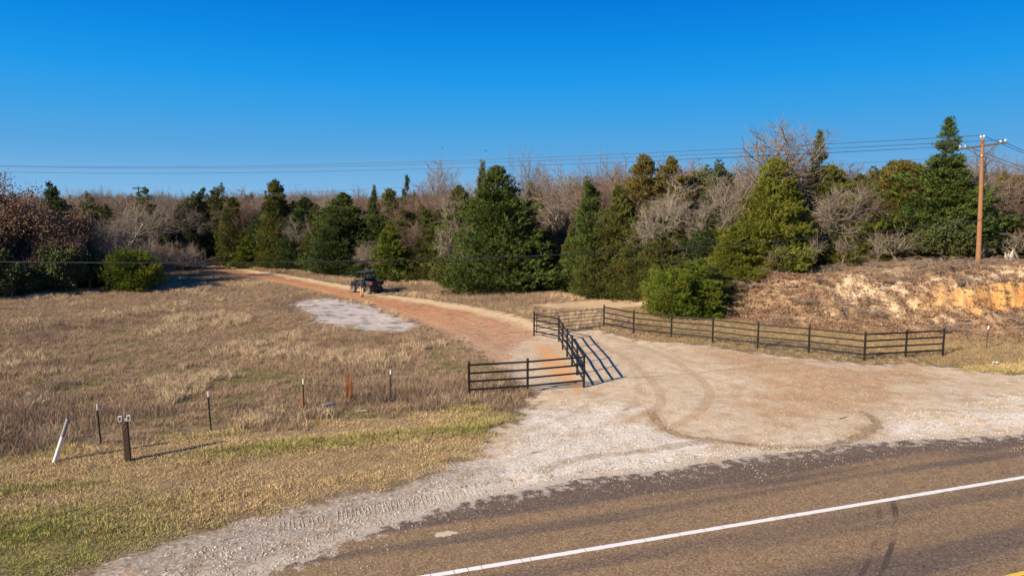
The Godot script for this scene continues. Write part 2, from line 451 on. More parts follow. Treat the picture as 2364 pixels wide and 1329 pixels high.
func noise_bytes(w: int, h: int, metres_per_px: float, size: float, seed_: int, octaves := 3, kind := FastNoiseLite.TYPE_SIMPLEX_SMOOTH, sx := 1.0) -> PackedByteArray:
	var f := FastNoiseLite.new()
	f.seed = seed_
	f.noise_type = kind
	f.frequency = metres_per_px / size
	f.fractal_octaves = octaves
	var im := f.get_image(int(w * sx), h, false, false, true)
	if sx != 1.0:
		im.resize(w, h, Image.INTERPOLATE_BILINEAR)
	im.convert(Image.FORMAT_L8)
	return im.get_data()

func stamp(a: PackedByteArray, w: int, h: int, r: Rect2, line: Array, half: float, value: int, offs: Array, ragged := 0.0) -> void:
	for i in line.size() - 1:
		var p: Vector2 = line[i]
		var q: Vector2 = line[i + 1]
		var p0: Vector2 = line[maxi(i - 1, 0)]
		var q1: Vector2 = line[mini(i + 2, line.size() - 1)]
		var steps := int(p.distance_to(q) / 0.025)
		for k in steps:
			var t := float(k) / steps
			var c := p.cubic_interpolate(q, p0, q1, t)
			var side := (q - p).normalized().orthogonal()
			for o in offs:
				var m: Vector2 = c + side * (o + wobble.get_noise_2d(c.x * 20.0, c.y * 20.0 + o * 50.0) * ragged)
				var hw: float = half * (1.0 + wobble.get_noise_2d(c.x * 60.0 + 40.0, c.y * 60.0) * ragged * 6.0)
				var x0 := int((m.x - hw - r.position.x) / r.size.x * w)
				var x1 := int((m.x + hw - r.position.x) / r.size.x * w)
				var y0 := int((m.y - hw - r.position.y) / r.size.y * h)
				var y1 := int((m.y + hw - r.position.y) / r.size.y * h)
				for y in range(maxi(y0, 0), mini(y1 + 1, h)):
					for x in range(maxi(x0, 0), mini(x1 + 1, w)):
						if a[y * w + x] < value: a[y * w + x] = value

func ground_material(f: Array, w: int, h: int, fine: bool) -> StandardMaterial3D:
	var r: Rect2 = f[4]
	var mpp := r.size.x / w
	var sd := []
	for k in POLYS.size():
		var im := Image.create_from_data(f[1], f[2], false, Image.FORMAT_RF, (f[0][k] as PackedFloat32Array).to_byte_array())
		im.resize(w, h, Image.INTERPOLATE_BILINEAR)
		sd.append(im.get_data().to_float32_array())
	var big := noise_bytes(w, h, mpp, 5.0, 11, 4)
	var mid := noise_bytes(w, h, mpp, 0.8, 12, 4)
	var fin := noise_bytes(w, h, mpp, 0.14, 13, 2)
	var tiny := noise_bytes(w, h, mpp, 0.05, 14, 1, FastNoiseLite.TYPE_VALUE)
	var mix2 := noise_bytes(w, h, mpp, 1.7, 15, 4)
	var marks := PackedByteArray()
	marks.resize(w * h)
	var trash := marks.duplicate()
	if fine:
		for l in [TIRE_A, TIRE_B]:
			stamp(marks, w, h, r, l, 0.035, 255, [-0.14, -0.05, 0.05, 0.14], 0.02)
			stamp(marks, w, h, r, l, 0.2, 42, [0.0], 0.03)
		stamp(marks, w, h, r, TIRE_C, 0.05, 160, [-0.1, 0.1], 0.05)
		for l in [WHEEL_A, WHEEL_B, WHEEL_C, WHEEL_D]:
			stamp(marks, w, h, r, l, 0.14, 50, [-0.8, 0.8], 0.06)
			stamp(marks, w, h, r, l, 0.03, 130, [-0.86, -0.76, 0.76, 0.86], 0.02)
		stamp(trash, w, h, r, DEBRIS, 0.12, 255, [0.0], 0.12)
		stamp(trash, w, h, r, DEBRIS, 0.26, 70, [0.0], 0.12)
		stamp(trash, w, h, r, DEBRIS_B, 0.09, 170, [0.0, 0.12], 0.14)
	var edges := PackedFloat32Array()
	for i in 1500:
		edges.append(edge_of_asphalt(-60.0 + i * 0.1))
	var ruts := PackedFloat32Array()
	for i in 160:
		ruts.append(wobble.get_noise_2d(i * 7.0, 500.0) * 1.6)
	var rows := 16
	var blocks := []
	blocks.resize(h / rows)
	var bumps := []
	bumps.resize(h / rows)
	var work := func(b: int) -> void:
		var px := PackedByteArray()
		px.resize(w * rows * 3)
		var hb := PackedByteArray()
		hb.resize(w * rows)
		var at := 0
		for j in rows:
			var y := b * rows + j
			var d := r.position.y + (y + 0.5) * r.size.y / h
			for x in w:
				var i := y * w + x
				var wx := r.position.x + (x + 0.5) * mpp
				var nb := big[i] * 0.0039 - 0.5
				var nm := mid[i] * 0.0039 - 0.5
				var nf := fin[i] * 0.0039 - 0.5
				var nt := tiny[i] * 0.0039 - 0.5
				var n2 := mix2[i] * 0.0039 - 0.5
				var rag := nm * 1.1 + nf * 0.5
				# thatch and soil under the grass
				var cr := 0.20 + nm * 0.12 + nf * 0.14
				var cg := 0.145 + nm * 0.09 + nf * 0.10
				var cb := 0.088 + nm * 0.05 + nf * 0.06
				if n2 > 0.12:
					var e := minf(1.0, (n2 - 0.12) * 5.0) * 0.5
					cr = lerpf(cr, 0.11, e); cg = lerpf(cg, 0.115, e); cb = lerpf(cb, 0.04, e)
				var bump := 0.5 + nm * 0.3 + nf * 0.5
				if wx > 8.0 and d > 36.0:
					var t := bank_t(wx, d)
					if t > 0.02 and t < 2.4:
						var on := minf(1.0, (t - 0.02) * 5.0) * smoothstep(8.0, 12.0, wx)
						if t > 1.25: on *= maxf(0.0, 1.0 - (t - 1.25) * 1.2)
						var sand := clampf((t - 0.58 + nm * 1.5 + nb * 1.1 + n2 * 0.5) * 3.0, 0.0, 1.0) * smoothstep(18.0, 24.0, wx + nb * 5.0)
						var br := 0.235 + nf * 0.16; var bg := 0.16 + nf * 0.12; var bb := 0.10 + nf * 0.07
						br = lerpf(br, 0.42 + nf * 0.2 + nm * 0.14, sand); bg = lerpf(bg, 0.32 + nf * 0.17 + nm * 0.12, sand); bb = lerpf(bb, 0.21 + nf * 0.13 + nm * 0.09, sand)
						var clay := clampf((0.13 - absf(t - 0.60 + nm * 0.10)) * 12.0, 0.0, 1.0) * smoothstep(25.0, 30.0, wx + nm * 4.0)
						br = lerpf(br, 0.43 + nf * 0.2 + nm * 0.1, clay); bg = lerpf(bg, 0.235 + nf * 0.18 + nm * 0.14, clay); bb = lerpf(bb, 0.09 + nf * 0.1 + nm * 0.06, clay)
						cr = lerpf(cr, br, on); cg = lerpf(cg, bg, on); cb = lerpf(cb, bb, on)
				var a: float = sd[4][i]
				a = clampf((a + rag + 0.2) * 2.2, 0.0, 1.0)
				if a > 0.0:
					cr = lerpf(cr, 0.50 + nf * 0.12 + nm * 0.1, a); cg = lerpf(cg, 0.365 + nf * 0.1 + nm * 0.08, a); cb = lerpf(cb, 0.235 + nf * 0.07, a)
				a = sd[1][i]
				a = clampf((a + rag * 1.2 + 0.05) * 1.8, 0.0, 1.0)
				if a > 0.0:
					var rut := ruts[clampi(int((sd[1][i] + nm * 0.25 + nb * 0.5) * 40.0), 0, 159)]
					var er := 0.40 + nf * 0.12 + nm * 0.08 + nb * 0.08 + rut * 0.10
					var eg := 0.205 + nf * 0.09 + nm * 0.07 + nb * 0.06 + rut * 0.085
					var eb := 0.105 + nf * 0.07 + nm * 0.05 + nb * 0.03 + rut * 0.065
					var o := clampf((52.0 - d) * 0.06 + n2 * 1.4 + nm * 0.8, 0.0, 1.0)
					er = lerpf(er, 0.39 + nf * 0.14 + nt * 0.12 + rut * 0.06, o * 0.8); eg = lerpf(eg, 0.265 + nf * 0.12 + nt * 0.11 + rut * 0.06, o * 0.8); eb = lerpf(eb, 0.175 + nf * 0.09 + nt * 0.09 + rut * 0.05, o * 0.8)
					o = clampf((sd[2][i] + rag * 0.9 + nb * 0.8) * 0.9, 0.0, 1.0)
					er = lerpf(er, 0.57 + nf * 0.12, o); eg = lerpf(eg, 0.44 + nf * 0.11 + nm * 0.05, o); eb = lerpf(eb, 0.265 + nf * 0.10 + nm * 0.06, o)
					cr = lerpf(cr, er, a); cg = lerpf(cg, eg, a); cb = lerpf(cb, eb, a)
					bump = lerpf(bump, 0.5 + nf * 0.35, a)
				a = sd[3][i]
				a = clampf((a + rag * 1.7) * 2.2, 0.0, 1.0)
				if a > 0.0:
					var pr := 0.44 + nm * 0.22 + nf * 0.12 + nb * 0.1 + nt * 0.14
					if n2 < -0.08: pr -= minf(0.2, (-0.08 - n2) * 1.3)
					cr = lerpf(cr, pr, a); cg = lerpf(cg, pr * 0.88, a); cb = lerpf(cb, pr * 0.79, a)
				a = sd[0][i]
				a = clampf((a + rag * 1.1) * 1.9, 0.0, 1.0)
				if a > 0.0:
					var gr := 0.49 + nf * 0.16 + nm * 0.16
					var gg := 0.39 + nf * 0.15 + nm * 0.17
					var gb := 0.272 + nf * 0.14 + nm * 0.15
					var o := clampf((sd[6][i] + rag * 1.8 + nb * 3.0 + n2 * 3.0) * 0.65, 0.0, 1.0) * 0.9
					gr = lerpf(gr, 0.405 + nf * 0.14 + nt * 0.12 + nm * 0.1, o); gg = lerpf(gg, 0.262 + nf * 0.12 + nm * 0.12 + nt * 0.06, o); gb = lerpf(gb, 0.15 + nf * 0.08 + nm * 0.05, o)
					o = clampf((sd[5][i] + rag * 1.4 + nb * 2.0) * 0.9, 0.0, 1.0)
					gr = lerpf(gr, 0.60 + nt * 0.22 + nf * 0.16 + n2 * 0.16, o); gg = lerpf(gg, 0.55 + nt * 0.21 + nf * 0.16 + n2 * 0.16, o); gb = lerpf(gb, 0.48 + nt * 0.19 + nf * 0.15 + n2 * 0.14, o)
					o = clampf((0.2 - wx + nm * 3.5 + nb * 3.0) * 0.3, 0.0, 0.85)
					if o > 0.0:
						gr = lerpf(gr, 0.265 + nt * 0.22 + nm * 0.1, o); gg = lerpf(gg, 0.225 + nt * 0.2 + nm * 0.09, o); gb = lerpf(gb, 0.185 + nt * 0.17 + nm * 0.08, o)
					if n2 > 0.1:
						o = minf(0.6, (n2 - 0.1) * 2.8)
						gr = lerpf(gr, 0.37, o); gg = lerpf(gg, 0.245, o); gb = lerpf(gb, 0.155, o)
					elif nb < -0.16 and nm > 0.0 and wx > 1.5:
						o = minf(0.7, (-0.16 - nb) * 6.0 * nm * 4.0)
						gr = lerpf(gr, 0.50, o); gg = lerpf(gg, 0.30, o); gb = lerpf(gb, 0.16, o)
					if nt > 0.33:
						gr += 0.14; gg += 0.14; gb += 0.13
					elif nt < -0.36:
						gr *= 0.72; gg *= 0.7; gb *= 0.68
					cr = lerpf(cr, gr, a); cg = lerpf(cg, gg, a); cb = lerpf(cb, gb, a)
					bump = lerpf(bump, 0.5 + nf * 0.5 + nt * 0.5, a)
				var past := ROAD_N.x * wx + ROAD_N.y * d
				if past < 19.0 and past > 13.0:
					past -= edges[clampi(int((ROAD_U.x * wx + ROAD_U.y * d + 60.0) * 10.0), 0, 1499)]
					a = clampf((0.65 + nm * 1.1 - past) * 3.0, 0.0, 1.0) * 0.8
					if a > 0.0:
						cr = lerpf(cr, 0.42 + nt * 0.14, a); cg = lerpf(cg, 0.365 + nt * 0.13, a); cb = lerpf(cb, 0.30 + nt * 0.12, a)
				a = clampf((sd[7][i] + rag * 1.3 - 0.1) * 2.0, 0.0, 1.0) * 0.85
				if a > 0.0:
					cr = lerpf(cr, 0.58 + nf * 0.14, a); cg = lerpf(cg, 0.295 + nf * 0.12, a); cb = lerpf(cb, 0.12 + nf * 0.07, a)
				if marks[i] > 0:
					a = marks[i] * 0.0039 * (0.62 + nf * 0.5)
					a *= 0.75
					cr = lerpf(cr, 0.34, a); cg = lerpf(cg, 0.225, a); cb = lerpf(cb, 0.13, a)
					if marks[i] > 200: bump -= 0.16
				if trash[i] > 0:
					a = clampf(trash[i] * 0.0039 * (0.70 + nf * 1.5 + nm * 0.9 + nt * 0.6), 0.0, 0.95)
					cr = lerpf(cr, 0.20 + nt * 0.12, a); cg = lerpf(cg, 0.135 + nt * 0.09, a); cb = lerpf(cb, 0.07 + nt * 0.05, a)
				px[at * 3] = lut[clampi(int(cr * 1023.0), 0, 1023)]
				px[at * 3 + 1] = lut[clampi(int(cg * 1023.0), 0, 1023)]
				px[at * 3 + 2] = lut[clampi(int(cb * 1023.0), 0, 1023)]
				hb[at] = clampi(int(bump * 255.0), 0, 255)
				at += 1
		blocks[b] = px
		bumps[b] = hb
	var id := WorkerThreadPool.add_group_task(work, h / rows)
	WorkerThreadPool.wait_for_group_task_completion(id)
	var all := PackedByteArray()
	var rel := PackedByteArray()
	for b in blocks: all.append_array(b)
	for b in bumps: rel.append_array(b)
	var m := StandardMaterial3D.new()
	m.resource_name = "ground near" if fine else "ground far"
	m.roughness = 0.95
	m.metallic_specular = 0.2
	m.texture_repeat = false
	m.albedo_texture = ImageTexture.create_from_image(Image.create_from_data(w, h, false, Image.FORMAT_RGB8, all))
	m.heightmap_enabled = true
	m.heightmap_texture = ImageTexture.create_from_image(Image.create_from_data(w, h, false, Image.FORMAT_L8, rel))
	m.heightmap_scale = 1.8 if fine else 4.0
	return m

func ground_tile(am: ArrayMesh, r: Rect2, nx: int, nd: int, m: Material, flat := false) -> void:
	var v := PackedVector3Array()
	var n := PackedVector3Array()
	var uv := PackedVector2Array()
	var ix := PackedInt32Array()
	for j in nd + 1:
		for i in nx + 1:
			var x := r.position.x + r.size.x * i / nx
			var d := r.position.y + r.size.y * j / nd
			v.append(Vector3(x, -0.06, -d) if flat else spot(x, d))
			uv.append(Vector2(float(i) / nx, float(j) / nd))
			n.append(Vector3.UP)
	for j in nd + 1:
		for i in nx + 1:
			var a := v[j * (nx + 1) + maxi(i - 1, 0)]
			var b := v[j * (nx + 1) + mini(i + 1, nx)]
			var c := v[maxi(j - 1, 0) * (nx + 1) + i]
			var e := v[mini(j + 1, nd) * (nx + 1) + i]
			n[j * (nx + 1) + i] = (b - a).cross(e - c).normalized()
	for j in nd:
		for i in nx:
			var a := j * (nx + 1) + i
			ix.append_array(PackedInt32Array([a, a + nx + 1, a + nx + 2, a, a + nx + 2, a + 1]))
	var arr := []
	arr.resize(Mesh.ARRAY_MAX)
	arr[Mesh.ARRAY_VERTEX] = v
	arr[Mesh.ARRAY_NORMAL] = n
	arr[Mesh.ARRAY_TEX_UV] = uv
	arr[Mesh.ARRAY_INDEX] = ix
	am.add_surface_from_arrays(Mesh.PRIMITIVE_TRIANGLES, arr)
	am.surface_set_material(am.get_surface_count() - 1, m)

func build_ground() -> Node3D:
	lut.resize(1024)
	for i in 1024:
		lut[i] = int(Color(i / 1023.0, 0, 0).linear_to_srgb().r * 255.0 + 0.5)
	fields.near = survey(NEAR, 0.25)
	fields.far = survey(FAR, 0.5)
	print("survey ", Time.get_ticks_msec())
	var am := ArrayMesh.new()
	ground_tile(am, NEAR, 533, 240, ground_material(fields.near, 2048, 1024, true))
	ground_tile(am, FAR, 320, 160, ground_material(fields.far, 1280, 640, false))
	print("ground ", Time.get_ticks_msec())
	var m := grain("outer ground", mat("outer ground", 1, 1, 1, 1.0), 0.02, lin(0.11, 0.085, 0.05), lin(0.24, 0.175, 0.11), Vector3.ONE * 0.05)
	# beyond the tiles: sheets out to the horizon, butted against them
	for q in [Rect2(-3000, -3000, 6000, 3008), Rect2(-3000, 8, 2966, 36), Rect2(46, 8, 34, 36), Rect2(80, 8, 2920, 36), Rect2(-3000, 44, 2920, 80), Rect2(80, 44, 2920, 80), Rect2(-3000, 124, 6000, 3000)]:
		var fine: bool = q.size.x < 100.0
		ground_tile(am, q, 88 if fine else 1, 72 if fine else 1, m, q.position.y < 0.0)
	var o := part("ground", am, null, self)
	tag(o, "dry winter field with gravel entrance and dirt road", "", "", "structure")
	# ridges pressed up by tractor tyres in the verge
	for line in [TREAD_A, TREAD_B]:
		var s := Shape.new()
		for i in line.size() - 1:
			var a: Vector2 = line[i]
			var b: Vector2 = line[i + 1]
			var k := int(a.distance_to(b) / 0.115)
			for q in k:
				var p := a.lerp(b, float(q) / k)
				if wobble.get_noise_2d(p.x * 25.0, p.y * 25.0) < -0.3: continue
				var along := (b - a).normalized()
				var side := along.orthogonal()
				var half := 0.26 + rng.randf_range(-0.08, 0.06)
				var e0 := p - side * half + along * rng.randf_range(0.02, 0.1)
				var e1 := p + side * half
				var tone := rng.randf_range(0.85, 1.15)
				s.col = Color(0.36, 0.30, 0.24) * tone
				var last := Vector2.ZERO
				for z in 5:
					var c0 := e0.lerp(e1, z / 5.0) + along * rng.randf_range(-0.012, 0.012)
					var c1 := e0.lerp(e1, (z + 1) / 5.0)
					if z: c0 = last
					last = c1
					var r0 := rng.randf_range(0.012, 0.024)
					s.tube(spot(c0.x, c0.y, -0.008), spot(c1.x, c1.y, -0.008), r0, rng.randf_range(0.012, 0.024), 6, true)
		put("tyre_ridges", s, mat("soil ridge", 1, 1, 1), o).set_meta("kind", "stuff")
	return o


func build_road() -> void:
	var w := 2048
	var h := 512
	var mpp := 0.02
	var grit := noise_bytes(w, h, mpp, 0.024, 31, 1, FastNoiseLite.TYPE_VALUE)
	var mid := noise_bytes(w, h, mpp, 0.5, 32, 3)
	var long_ := noise_bytes(w, h, mpp, 0.9, 33, 4, FastNoiseLite.TYPE_SIMPLEX_SMOOTH, 0.08)
	var edges := PackedFloat32Array()
	for x in w:
		edges.append(edge_of_asphalt(-10.0 + (x + 0.5) * mpp))
	var rows := 16
	var blocks := []
	blocks.resize(h / rows)
	var work := func(b: int) -> void:
		var o := PackedByteArray()
		o.resize(w * rows * 3)
		var at := 0
		for j in rows:
			var y := b * rows + j
			var c := 8.0 + (y + 0.5) * mpp
			for x in w:
				var i := y * w + x
				var s := -10.0 + (x + 0.5) * mpp
				var ng := grit[i] * 0.0039 - 0.5
				var nm := mid[i] * 0.0039 - 0.5
				var nl := long_[i] * 0.0039 - 0.5
				var r := 0.222; var g := 0.149; var bl := 0.084
				# the shoulder past the line is older and darker; traffic and seal strips run along the road
				var dark := 0.0
				dark = maxf(dark, smoothstep(15.0, 15.8, c + nl * 0.9))
				dark = maxf(dark, 0.75 * (1.0 - smoothstep(0.06, 0.3, absf(c - 14.75 + nl * 0.35 + sin(s * 0.2) * 0.1))))
				dark = maxf(dark, 0.6 * (1.0 - smoothstep(0.15, 0.5, absf(c - 12.65 + nl * 0.5))))
				dark = maxf(dark, 0.95 * (1.0 - smoothstep(0.2, 0.75, absf(c - 10.75 + nl * 0.7))))
				dark = clampf(dark + nl * 0.8 + nm * 0.3, 0.0, 1.0)
				r = lerpf(r, 0.120, dark); g = lerpf(g, 0.087, dark); bl = lerpf(bl, 0.065, dark)
				var k := 1.0 + ng * 1.15 + nm * 0.22
				r *= k; g *= k; bl *= k
				if ng > 0.4:
					r += 0.10; g += 0.085; bl += 0.06
				var dust := clampf((c - edges[x] + 0.35 + nm * 1.5 + ng * 0.5) * 2.2, 0.0, 0.9)
				if dust > 0.0:
					r = lerpf(r, 0.40 + ng * 0.14, dust); g = lerpf(g, 0.345 + ng * 0.13, dust); bl = lerpf(bl, 0.285 + ng * 0.12, dust)
				var spill := c - 15.7 + nm * 2.2
				if spill > 0.0 and ng > 0.42 - spill * 0.06:
					r = 0.36; g = 0.31; bl = 0.25
				o[at] = lut[clampi(int(r * 1023.0), 0, 1023)]
				o[at + 1] = lut[clampi(int(g * 1023.0), 0, 1023)]
				o[at + 2] = lut[clampi(int(bl * 1023.0), 0, 1023)]
				at += 3
		blocks[b] = o
	var id := WorkerThreadPool.add_group_task(work, h / rows)
	WorkerThreadPool.wait_for_group_task_completion(id)
	var all := PackedByteArray()
	for b in blocks: all.append_array(b)
	var im := Image.create_from_data(w, h, false, Image.FORMAT_RGB8, all)
	# rubber left by tyres that swung across the line
	for t in [[11.06, 1.49, -0.11], [11.60, 1.50, -0.12]]:
		for k in 900:
			var c := 9.7 + k * 0.0044
			var s: float = t[0] + t[1] * (c - 10.55) + t[2] * (c - 10.55) * absf(c - 10.55)
			for q in 9:
				var ss := s + (q - 4) * 0.02
				if rng.randf() > 0.5 + 0.3 * sin(c * 3.0): continue
				var ix := int((ss + 10.0) / mpp)
				var iy := int((c - 8.0) / mpp)
				if ix < 0 or ix >= w or iy < 0 or iy >= h: continue
				var old := im.get_pixel(ix, iy)
				var wear := clampf(0.6 + 1.2 * wobble.get_noise_2d(c * 30.0, t[0] * 40.0), 0.0, 1.0) * smoothstep(13.7, 12.6, c)
				im.set_pixel(ix, iy, old.lerp(Color(0.22, 0.19, 0.17), 0.28 * wear))
	var m := StandardMaterial3D.new()
	m.resource_name = "asphalt"
	m.albedo_texture = ImageTexture.create_from_image(im)
	m.roughness = 0.88
	m.metallic_specular = 0.35
	m.heightmap_enabled = true
	var bm := Image.create_from_data(w, h, false, Image.FORMAT_L8, grit)
	m.heightmap_texture = ImageTexture.create_from_image(bm)
	m.heightmap_scale = 0.5
	var v := PackedVector3Array()
	var n := PackedVector3Array()
	var uv := PackedVector2Array()
	var ix2 := PackedInt32Array()
	var cs := [-2.0, 3.0, 8.0, 12.0, 14.0]
	var cols := cs.size() + 2
	var count := 640
	for i in count + 1:
		var s := -60.0 + i * 0.22
		var e := edge_of_asphalt(s)
		for k in cols:
			var c: float = cs[k] if k < cs.size() else (e if k == cs.size() else e + 0.09)
			var p := ROAD_U * s + ROAD_N * c
			v.append(Vector3(p.x, 0.012 if k < cols - 1 else -0.045, -p.y))
			n.append(Vector3.UP)
			uv.append(Vector2((s + 10.0) / 40.96, (c - 8.0) / 10.24))
	for i in count:
		for k in cols - 1:
			var a := i * cols + k
			ix2.append_array(PackedInt32Array([a, a + 1, a + cols + 1, a, a + cols + 1, a + cols]))
	var arr := []
	arr.resize(Mesh.ARRAY_MAX)
	arr[Mesh.ARRAY_VERTEX] = v
	arr[Mesh.ARRAY_NORMAL] = n
	arr[Mesh.ARRAY_TEX_UV] = uv
	arr[Mesh.ARRAY_INDEX] = ix2
	var am := ArrayMesh.new()
	am.add_surface_from_arrays(Mesh.PRIMITIVE_TRIANGLES, arr)
	am.surface_set_material(0, m)
	var road := part("road", am, null, self)
	tag(road, "brown grey asphalt highway with patchy shoulder", "", "", "structure")
	var paint := grain("white paint", mat("white paint", 1, 1, 1, 0.6), 0.05, lin(0.66, 0.645, 0.61), lin(0.82, 0.81, 0.78), Vector3.ONE * 1.5)
	var yellow := grain("yellow paint", mat("yellow paint", 1, 1, 1, 0.6), 0.05, lin(0.62, 0.40, 0.035), lin(0.78, 0.53, 0.06), Vector3.ONE * 1.5)
	for l in [["white_edge_line", 13.28, 0.075, paint], ["yellow_centre_line", 9.565, 0.06, yellow], ["yellow_centre_line", 9.30, 0.06, yellow]]:
		var s := Shape.new()
		var p0 := Vector3.ZERO
		var q0 := Vector3.ZERO
		for i in 1200:
			var t := -50.0 + i * 0.1
			var a: Vector2 = ROAD_U * t + ROAD_N * (l[1] - l[2] + rng.randf_range(-0.006, 0.006))
			var b: Vector2 = ROAD_U * t + ROAD_N * (l[1] + l[2] + rng.randf_range(-0.006, 0.006))
			var p := Vector3(a.x, 0.016, -a.y)
			var q := Vector3(b.x, 0.016, -b.y)
			if i: s.quad(p0, q0, q, p)
			# hairline breaks in the paint
			if rng.randf() < 0.10:
				var k := 0.012
				p += Vector3(ROAD_U.x, 0, -ROAD_U.y) * k
				q += Vector3(ROAD_U.x, 0, -ROAD_U.y) * k
			p0 = p; q0 = q
		put(l[0], s, l[3], road)
	# a worn-through hole in the shoulder showing the pale base
	var hole := Shape.new()
	var hc := Vector2(-1.55, 15.25)
	var last := Vector3.ZERO
	for i in 25:
		var g := TAU * i / 24
		var rr := 0.5 + 0.3 * wobble.get_noise_1d(i * 30.0 if i < 24 else 0.0)
		var p := hc + ROAD_U * cos(g) * rr * 0.55 + ROAD_N * sin(g) * rr * 0.25
		var q := Vector3(p.x, 0.017, -p.y)
		if i: hole.tri(Vector3(hc.x, 0.019, -hc.y), last, q)
		last = q
	put("worn_patch", hole, grain("pale base", mat("pale base", 1, 1, 1), 0.06, lin(0.36, 0.30, 0.2), lin(0.62, 0.54, 0.4), Vector3.ONE * 2.0), road)


# ------------------------------------------------------------------ vegetation
func cedar_shape(kind: String, seed_: int) -> Array:       # [trunk, crown], both 1 m tall and about 1 m wide in scale (see below)
	var r := RandomNumberGenerator.new()
	r.seed = seed_
	var s := Shape.new()
	var t := Shape.new()
	var tall := 10.0
	var wide := 3.2
	var boughs := 230
	var low := 0.02
	if kind == "bush": tall = 4.0; wide = 2.9; boughs = 210; low = 0.0
	if kind == "small": tall = 6.0; wide = 2.0; boughs = 170; low = 0.0
	if kind == "full": wide = 3.9; boughs = 400; low = 0.0
	if kind == "spire": wide = 2.9; boughs = 380; low = 0.03
	if kind == "ragged": wide = 3.1; boughs = 330; low = 0.02
	t.col = Color(0.20, 0.135, 0.09)
	var lean := Vector3(r.randf_range(-0.05, 0.05), 0, r.randf_range(-0.05, 0.05))
	var prev := Vector3(0, -0.3, 0)
	for i in 6:
		var y := tall * 0.94 * (i + 1) / 6.0
		var p := Vector3(0, y, 0) + lean * y + Vector3(r.randf_range(-0.08, 0.08), 0, r.randf_range(-0.08, 0.08))
		t.tube(prev, p, 0.017 * tall * (1.0 - i / 6.3), 0.017 * tall * (1.0 - (i + 1) / 6.3), 7, false)
		prev = p
	var fat := FastNoiseLite.new()
	fat.seed = seed_ * 7 + 3
	fat.frequency = 0.5
	var tips := 2 if kind == "ragged" else 1
	for b in boughs:
		var f := pow(r.randf(), 1.25)
		f = low + (0.985 - low) * f
		var g := r.randf() * TAU
		var reach := 1.0
		match kind:
			"bush": reach = sqrt(maxf(0.0, 1.0 - pow((f - 0.32) / 0.70, 2.0)))
			"small": reach = pow(1.0 - f, 0.8) * (0.86 + 0.14 * minf(1.0, f * 8.0))
			"full": reach = pow(1.0 - f, 0.72) * (0.8 + 0.2 * minf(1.0, f * 6.0))
			"spire": reach = (1.0 - f * 0.95 if f < 0.6 else 0.33 * (1.0 - f) / 0.4) * minf(1.0, 0.6 + f * 2.0)
			"ragged": reach = pow(1.0 - f, 0.78) * minf(1.0, 0.7 + f * 2.0)
		reach *= 1.0 + fat.get_noise_3d(cos(g) * 2.2, f * tall * 0.9, sin(g) * 2.2) * (0.85 if kind == "ragged" else (0.85 if kind == "bush" else 0.75))
		if f < 0.72 and fat.get_noise_3d(cos(g) * 3.0 + 9.0, f * tall * 1.3, sin(g) * 3.0) < (-0.33 if kind == "ragged" else -0.40): continue
		var L := maxf(0.16, wide * reach * r.randf_range(0.8, 1.1))
		var y0 := f * tall
		var up := r.randf_range(0.1, 0.55) + (0.6 if f > 0.8 else 0.0)
		if kind == "spire": up = r.randf_range(0.0, 0.4) + (0.25 if f > 0.85 else 0.0)
		if kind == "bush": up = r.randf_range(0.1, 0.75)
		if f < 0.18 and kind != "bush": up = r.randf_range(-0.12, 0.25)
		var dir := Vector3(cos(g), up, sin(g)).normalized()
		var base := Vector3(0, y0, 0) + lean * y0
		if tips == 2 and f > 0.6:
			base += Vector3(0.55 if b % 2 else -0.5, 0.0 if b % 2 else -0.5, 0.3) * (f - 0.6) * 3.0
		var drop := r.randf_range(0.0, 0.12) * L
		var tone := r.randf_range(0.6, 1.35)
		var brown := r.randf() < 0.07
		var hue := r.randf_range(-0.12, 0.12)
		if L > 0.9:
			t.tube(base, base + dir * L * 0.72, 0.012 + 0.008 * L, 0.006, 4, false)
		var plumes := int(3 + L * (12.0 if kind in ["full", "bush", "small"] else 10.0))
		for k in plumes:
			var q := (0.28 + 0.72 * pow((k + r.randf()) / plumes, 0.75))
			var fan := (1.1 - q) * 0.62 * L + 0.08
			var c := base + dir * L * q + Vector3(r.randf_range(-1, 1) * fan, r.randf_range(-0.45, 0.55) * fan - drop * q * q, r.randf_range(-1, 1) * fan)
			var out := (dir * 0.8 + Vector3(r.randf_range(-0.55, 0.55), r.randf_range(0.1, 0.9), r.randf_range(-0.55, 0.55))).normalized()
			var size := r.randf_range(0.10, 0.25) * (1.0 if L > 0.5 else 0.7) * (0.75 if kind == "bush" else 1.0)
			for z in 11 if kind != "bush" else 15:
				var lean2 := (out + Vector3(r.randf_range(-0.5, 0.5), r.randf_range(-0.4, 0.5), r.randf_range(-0.5, 0.5))).normalized()
				var side := lean2.cross(Vector3(r.randf_range(-1, 1), r.randf_range(-1, 1), r.randf_range(-1, 1))).normalized() * size * r.randf_range(0.10, 0.18)
				var o := c + lean2 * size * r.randf_range(-0.6, 0.5) + Vector3(r.randf_range(-1, 1), r.randf_range(-1, 1), r.randf_range(-1, 1)) * 0.07
				var k2 := tone * r.randf_range(0.75, 1.25)
				s.col = Color((1.0 + hue) * k2, k2, (1.0 - hue) * k2) if not brown else Color(1.9 * k2, 0.95 * k2, 0.8 * k2)
				s.tri(o - side, o + lean2 * size, o + side)
	return [t.mesh(), s.mesh(), tall, wide * (0.8 if kind == "bush" else 0.84) * 2.0]

